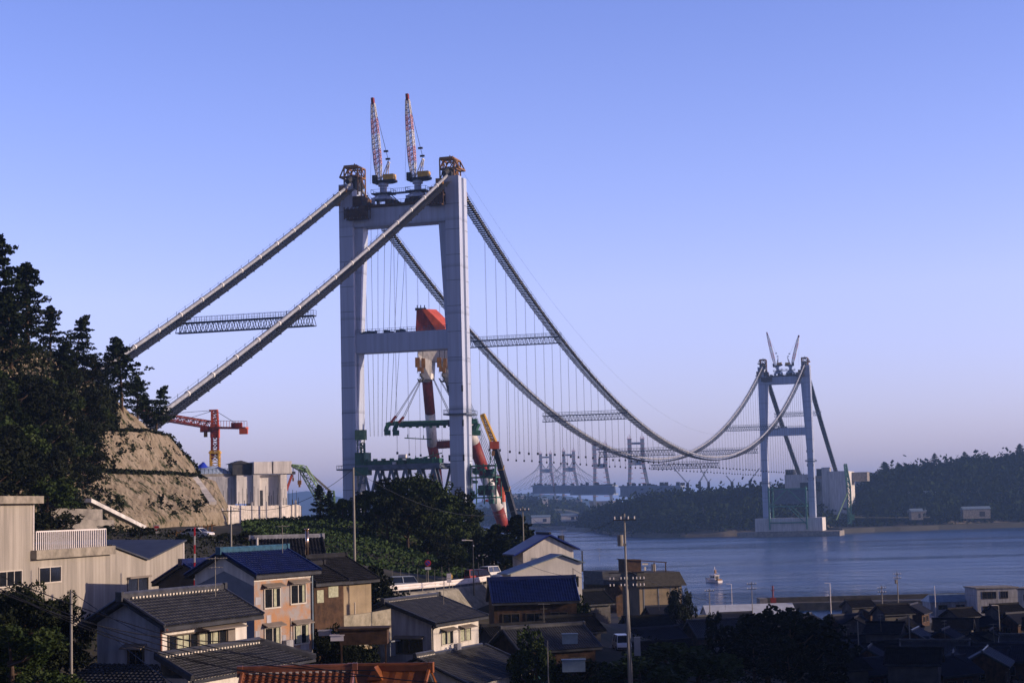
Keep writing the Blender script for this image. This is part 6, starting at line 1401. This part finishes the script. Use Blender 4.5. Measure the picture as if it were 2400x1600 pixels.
wire('overhead_wire', at(1761, 1372, 330), at(2066, 1380, 372), 1.2, 'wire strung low over the harbour between two distant poles'); wire('overhead_wire', at(2102, 1362, 400), at(2440, 1395, 410), 1.5, 'wire running right from the tallest harbour pole')
wire('overhead_wire', BIG-Vector((0, 0, 5)), at(1203, 1305, 214), 1.0, 'wire from the tall pole to the pale workshop')
# ------------------------------------------------------------ town greenery
random.seed(41)
for i, (px, D, yt, k, lab, sq) in enumerate([(60, 92, 1392, 0, 'dark bushy tree at the lower left in front of the factory', .95), (130, 96, 1408, 2, 'second dark tree at lower left, touching the thin pole', .65), (-20, 95, 1388, 2, 'dark tree cut by the left edge of the photo', 1.2), (20, 84, 1470, 1, 'low dark shrub in the bottom left corner', 1.4),
        (880, 190, 1330, 0, 'dark pine shaped garden tree left of the guard rail', 1.0), (852, 188, 1378, 2, 'small dark tree beside the garden tree below the tan house', 1.0), (1262, 160, 1482, 1, 'green leafy tree right of the centre white house', .62), (1232, 162, 1520, 3, 'leafy bush in front of the brown gabled house', .7),
        (1560, 175, 1508, 3, 'green bushy tree at the bottom, right of the utility pole', 1.9), (1640, 178, 1515, 1, 'wide green bush at the bottom right of centre', 1.8), (1500, 165, 1540, 1, 'low green bush against the foot of the tall pole', 1.8), (1700, 190, 1530, 3, 'dark bush beneath the small tiled roof', 1.6),
        (1800, 225, 1440, 0, 'largest dark tree in the shaded town, right of the long white shed', 1.3), (1860, 222, 1430, 2, 'dark tree crown beside the largest dark tree, to its right', 1.2), (1915, 228, 1465, 0, 'dark tree at the right end of the big tree clump', 1.2), (1770, 205, 1500, 2, 'dark tree lower down in front of the big tree clump', 1.5),
        (1850, 195, 1510, 0, 'broad dark tree at the bottom of the tree clump', 1.1), (1930, 200, 1545, 2, 'dark tree at the bottom right of the clump', 1.4), (1355, 160, 1550, 2, 'dark shrub beside the street at the bottom', 1.0), (1362, 215, 1395, 1, 'thin reddish shrub at the corner of the pale workshop', .6),
        (765, 124, 1478, 2, 'dark shrub right of the weathered siding house', .8), (812, 126, 1492, 0, 'dark garden shrub below the stone terrace', .8), (700, 215, 1245, 1, 'low bush on the grassy verge behind the farmhouse', 1.6), (530, 225, 1250, 0, 'low dark bush below the formwork fence', 1.8), (580, 222, 1246, 2, 'low dark bush right of the thin concrete pole', 1.8), (430, 205, 1262, 0, 'low scrubby bush in front of the white saloon car', 2.0), (330, 205, 1258, 2, 'low scrubby bush behind the factory roof', 2.2), (250, 200, 1240, 0, 'dark bush behind the white roof railing', 2.0), (120, 175, 1200, 2, 'dark bush behind the tall factory block', 1.4)]):
    x = (px-1200)/F_PX*D; z = gz(x, D); p = Vector((x, D, z-.3)); q = proj(p); x += (px-q[0])/F_PX*D; p.x = x; h = max(1.6, (q[1]-yt)*D/F_PX); tree(NEAR[k % 2] if D < 135 else BROAD[k], p, h, 8, lab, sq=sq)
for i, (px, D, yt, lab) in enumerate([(1562, 330, 1382, 'dark cypress in front of the tan boxy building'), (1577, 330, 1378, 'second dark cypress right of the first, by the tan building'), (1592, 330, 1395, 'shorter third cypress by the tan boxy building'), (1652, 262, 1432, 'narrow cypress left of the ribbed grey roof')]):
    x = (px-1200)/F_PX*D; z = gz(x, D); h = (proj((x, D, z))[1]-yt)*D/F_PX; tree(BROAD[(0, 2)[i % 2]], Vector((x, D, z-.3)), h, 8, lab, sq=.42)
C = []
while len(C) < 22000:
    px = random.uniform(700, 2400); D = random.uniform(95, 330); x = (px-1200)/F_PX*D
    if abs(px-1412) < 60*150/D: continue
    if px < 1380 and D > 205: continue
    C.append((x, D, gz(x, D)+random.uniform(0, .7)))
for k in range(2200): px = random.uniform(-60, 330); D = random.uniform(82, 112); x = (px-1200)/F_PX*D; C.append((x, D, gz(x, D)+random.uniform(0, 1.4)))
for k in range(3000): px = random.uniform(240, 700); D = random.uniform(165, 232); x = (px-1200)/F_PX*D; C.append((x, D, gz(x, D)+random.uniform(0, 1.0)))
tag(cloud('garden_scrub', np.array(C), .3, leafdk), 'dark weeds and garden scrub between the houses', 'scrub', kind='stuff')
# trees on the shade-casting ridge added outside the frame
C = []
for k in range(700):
    Y = random.uniform(90, 330); X = max(.2976*Y+22, 78)+random.uniform(25, 110); z = gz(X, Y); C.append(np.array((X, Y, z+1.5))+RNG.normal(size=(14, 3))*1.7)
tag(cloud('shade_ridge_wood', np.concatenate(C), 1.6, leafdk), 'unseen wood on the ridge added to shade the right side of the town', 'woodland', kind='stuff')
# ------------------------------------------------------------ steps and clutter beside the street
st = empty('garden_steps', xz(1318, 13.2, 150), 'white garden wall and steps climbing beside the dark street', 'steps', R(8))
m = MB(); 
for k in range(7): m.box(-.8, .8, k*.7, k*.7+.7, -1, .25+k*.22)
m.build('stair', concd, st); m = MB(); m.box(-1.1, -.85, -.5, 5.2, -1, 2.6); m.box(.9, 1.1, -.5, 5.2, -1, 2.2); m.build('white_wall', plaster, st)
for i, (px, py, D, w_, h_, mat, lab) in enumerate([(1336, 1497, 168, 1.5, .9, sheetb, 'pale blue air duct box on the wall beside the street'), (1345, 1560, 152, 2.0, 1.0, sheetb, 'bluish canopy over a doorway beside the steps'), (790, 1495, 118, .9, .35, brail, 'white planter box in the dark garden'), (812, 1492, 120, .5, .5, plasterg, 'pale bucket beside the white planter'), (760, 1484, 119, .8, .3, plasterg, 'pale basin in the dark garden right of the rusty siding')]):
    p = at(px, py, D); m = MB(); m.box(-w_/2, w_/2, 0, .8, -h_/2, h_/2); m.box(-w_/2-.06, w_/2+.06, -.06, .86, h_/2, h_/2+.07); tag(m.build(('duct_box', 'door_canopy', 'planter', 'bucket', 'basin')[i], mat, loc=p), lab, ('box', 'canopy', 'planter', 'bucket', 'basin')[i])
# terrace wall, garden
m = MB(); pts = [at(735, 1452, 135), at(800, 1443, 138), at(860, 1436, 142), at(915, 1426, 147)]
for k in range(3): a, b_ = pts[k], pts[k+1]; m.prism([a, b_, b_-Vector((0, 0, 2.6)), a-Vector((0, 0, 2.6))], (0, .5, 0))
tag(m.build('terrace_wall', M('terrace_stone', (.2, .18, .13), .9, .35, 1.2, c2=(.36, .32, .24), bump=1.)), 'rough stone terrace wall between the rusty siding house and the centre house', 'wall')
m = MB(); m.box(-1.6, 1.6, 0, 2, .0, 1.0); m.box(-1.75, 1.75, -.1, 2.1, 1.0, 1.12); 
for x in (-1.5, 1.5): m.bar((x, 0, 0), (x, 0, -1.8), .1)
tag(m.build('garden_shed', wood, loc=at(852, 1510, 118)), 'small reddish brown shed left of the centre white house', 'shed')
# ------------------------------------------------------------ person in a yellow jacket behind the rail
def person(loc, rz, label, cloth, trousers):
    r = empty('person', loc, label, 'person', rz)
    V = [(0, 0, .93), (0, 0, 1.15), (0, .01, 1.38), (0, 0, 1.5), (0, -.01, 1.62), (0, 0, 1.74), (.19, 0, 1.42), (.25, -.03, 1.15), (.24, -.14, .93), (-.19, 0, 1.42), (-.26, .02, 1.15), (-.27, -.05, .9), (.1, 0, .86), (.12, -.03, .48), (.12, .03, .09), (.12, -.14, .04), (-.1, 0, .86), (-.12, .05, .48), (-.13, .12, .09), (-.13, -.04, .04)]
    Rr = [.16, .15, .17, .06, .095, .08, .075, .05, .035, .075, .05, .035, .1, .07, .05, .04, .1, .07, .05, .04]
    E = [(0, 1), (1, 2), (2, 3), (3, 4), (4, 5), (2, 6), (6, 7), (7, 8), (2, 9), (9, 10), (10, 11), (0, 12), (12, 13), (13, 14), (14, 15), (0, 16), (16, 17), (17, 18), (18, 19)]
    me = bpy.data.meshes.new('body'); bm = bmesh.new(); ly = bm.verts.layers.skin.verify(); vs = [bm.verts.new(v) for v in V]
    for v, q in zip(vs, Rr): v[ly].radius = (q, q*.8)
    vs[0][ly].use_root = True
    for a, b_ in E: bm.edges.new((vs[a], vs[b_]))
    bm.to_mesh(me); bm.free(); me.materials.append(cloth); o = bpy.data.objects.new('body', me); COL.objects.link(o); o.parent = r; o.modifiers.new('skin', 'SKIN'); s_ = o.modifiers.new('sub', 'SUBSURF'); s_.levels = 2; s_.render_levels = 2
    m = MB(); m.tube([(0, .02, 1.66), (0, .02, 1.74), (0, .02, 1.8)], [.115, .11, .05], 10); m.build('hair', dark, r, smooth=True)
    m = MB(); 
    for x0, y0, y1 in ((.11, 0, 0), (-.11, .0, .0)): m.tube([(x0, y0, .95), (x0*1.1, -.02 if x0 > 0 else .05, .48), (x0*1.15, .03 if x0 > 0 else .12, .1)], [.12, .09, .07], 8)
    m.build('trousers', trousers, r, smooth=True)
q = rp[5].lerp(rp[6], .1); person(Vector((q.x-1.6, q.y+1.5, rz0+.05)), R(20), 'person in a yellow jacket and dark trousers walking behind the guard rail', yellow, dark)

# ------------------------------------------------------------ roof aerials
def aerial(px, py, D, h, label, rz=0.):
    p = at(px, py, D); r = empty('tv_antenna', p, label, 'antenna', rz, 'television aerials on the roofs'); m = MB(); m.tube([(0, 0, -.3), (0, 0, h)], .024, 5); m.build('mast', polem, r)
    m = MB(); m.bar((-.6, 0, h-.1), (.7, 0, h-.1), .04)
    for k in range(7): x = -.55+k*.19; m.bar((x, -.42+k*.03, h-.1), (x, .42-k*.03, h-.1), .03)
    m.bar((-.4, 0, h-.6), (.4, 0, h-.6), .035)
    for k in range(4): x = -.35+k*.22; m.bar((x, -.3, h-.6), (x, .3, h-.6), .025)
    m.build('aerial_rods', polem, r); return r
for px, py, D, h, lab, rz in ((505, 1384, 97, 1.9, 'television aerial on the ridge of the lower left grey tiled house', .6), (662, 1285, 117, 1.6, 'television aerial on the right end of the blue tiled ridge', 1.2), (1040, 1408, 163, 2.2, 'television aerial on the bottom centre white house', .4),
        (1318, 1277, 228, 2.0, 'television aerial on the blue roof of the white house by the water', .9), (1545, 1425, 255, 2.2, 'television aerial on the dark blue tiled house by the pole', .3), (1700, 1424, 294, 2.4, 'television aerial on the long ribbed grey roof', 1.4),
        (1275, 1452, 190, 1.8, 'television aerial above the reddish roofed house by the street', .1), (2065, 1475, 290, 2.6, 'television aerial standing in the middle of the shaded town roofs', .7), (2215, 1490, 285, 2.6, 'television aerial right of centre in the shaded town roofs', 1.0),
        (1985, 1500, 260, 2.4, 'television aerial at the left of the shaded town roofs', .2), (2330, 1500, 270, 2.6, 'television aerial near the right edge above the shaded roofs', .5), (1405, 1312, 380, 2.6, 'television aerial beside the hut on the mansard roof', .8)): aerial(px, py, D, h, lab, rz)
for a, b_, sg, lab in ((at(1662, 1382, 330), at(1761, 1368, 330), .5, 'short wire between the two poles before the long white shed'), (at(2066, 1376, 372), at(2102, 1348, 400), .4, 'short wire joining the two tallest harbour poles'), (at(828, 1098, 162), at(541, 1188, 170), 1.6, 'long thin wire from the knoll pole to the pole by the formwork fence'),
        (at(828, 1100, 162), at(1225, 1190, 235), 2.4, 'long thin wire from the knoll pole to the bare pole by the white house'), (at(1484, 1345, 144), at(1343, 1332, 205), .8, 'wire from the wide crossarm to the street corner pole')):
    wire('overhead_wire', a, b_, sg, lab, .022)
for k in range(26):
    px = random.uniform(1890, 2400); D = random.uniform(345, 420); p = xz(px, 0, D); z = gz(p.x, D)
    if k % 3 == 0: m = MB(); m.box(-1.2, 1.2, -.6, .6, -.3, 1.1); m.box(-.6, .5, -.5, .5, 1.1, 1.6); tag(m.build('work_boat', random.choice((brail, plasterg, sheetb)), loc=(p.x, D, z+.6)), 'small boat pulled up on the dark harbour yard', 'boat', 'boats and gear on the harbour yard')
    else: m = MB(); m.box(-.7, .7, -.5, .5, -.3, random.uniform(.5, 1.2)); m.box(-.75, .75, -.55, .55, .5, .6); tag(m.build('gear_crate', random.choice((plasterg, sheetb, concd, bluet)), loc=(p.x, D, z+.4)), 'crate of fishing gear on the dark harbour yard', 'crate', 'boats and gear on the harbour yard')

for root, u, z, lab in ((C_, 3.1, .3, 0), (E_, 4.4, 6.45, 0), (G3, 3.0, 4.2, 0), (D3, 1.2, 1.0, 0)):
    m = MB(); fb(m, 'S', 5, 5, u, u+.8, z, z+.55, .02, .35); m.build('air_conditioner', plasterg, root); m = MB(); m.tube([(u+.9, -.05, z+.3), (u+.95, -.05, z+1.4), (u+.95, -.05, z+2.0)], .03, 5); m.build('conduit', plaster, root)
m = MB(); fb(m, 'S', LG, 5, 1.2, 1.9, 8.4, 8.9, 0, .06); fb(m, 'S', LG, 5, 4.6, 5.0, 8.6, 8.9, 0, .06); m.build('vent_cover', greysid, G2)
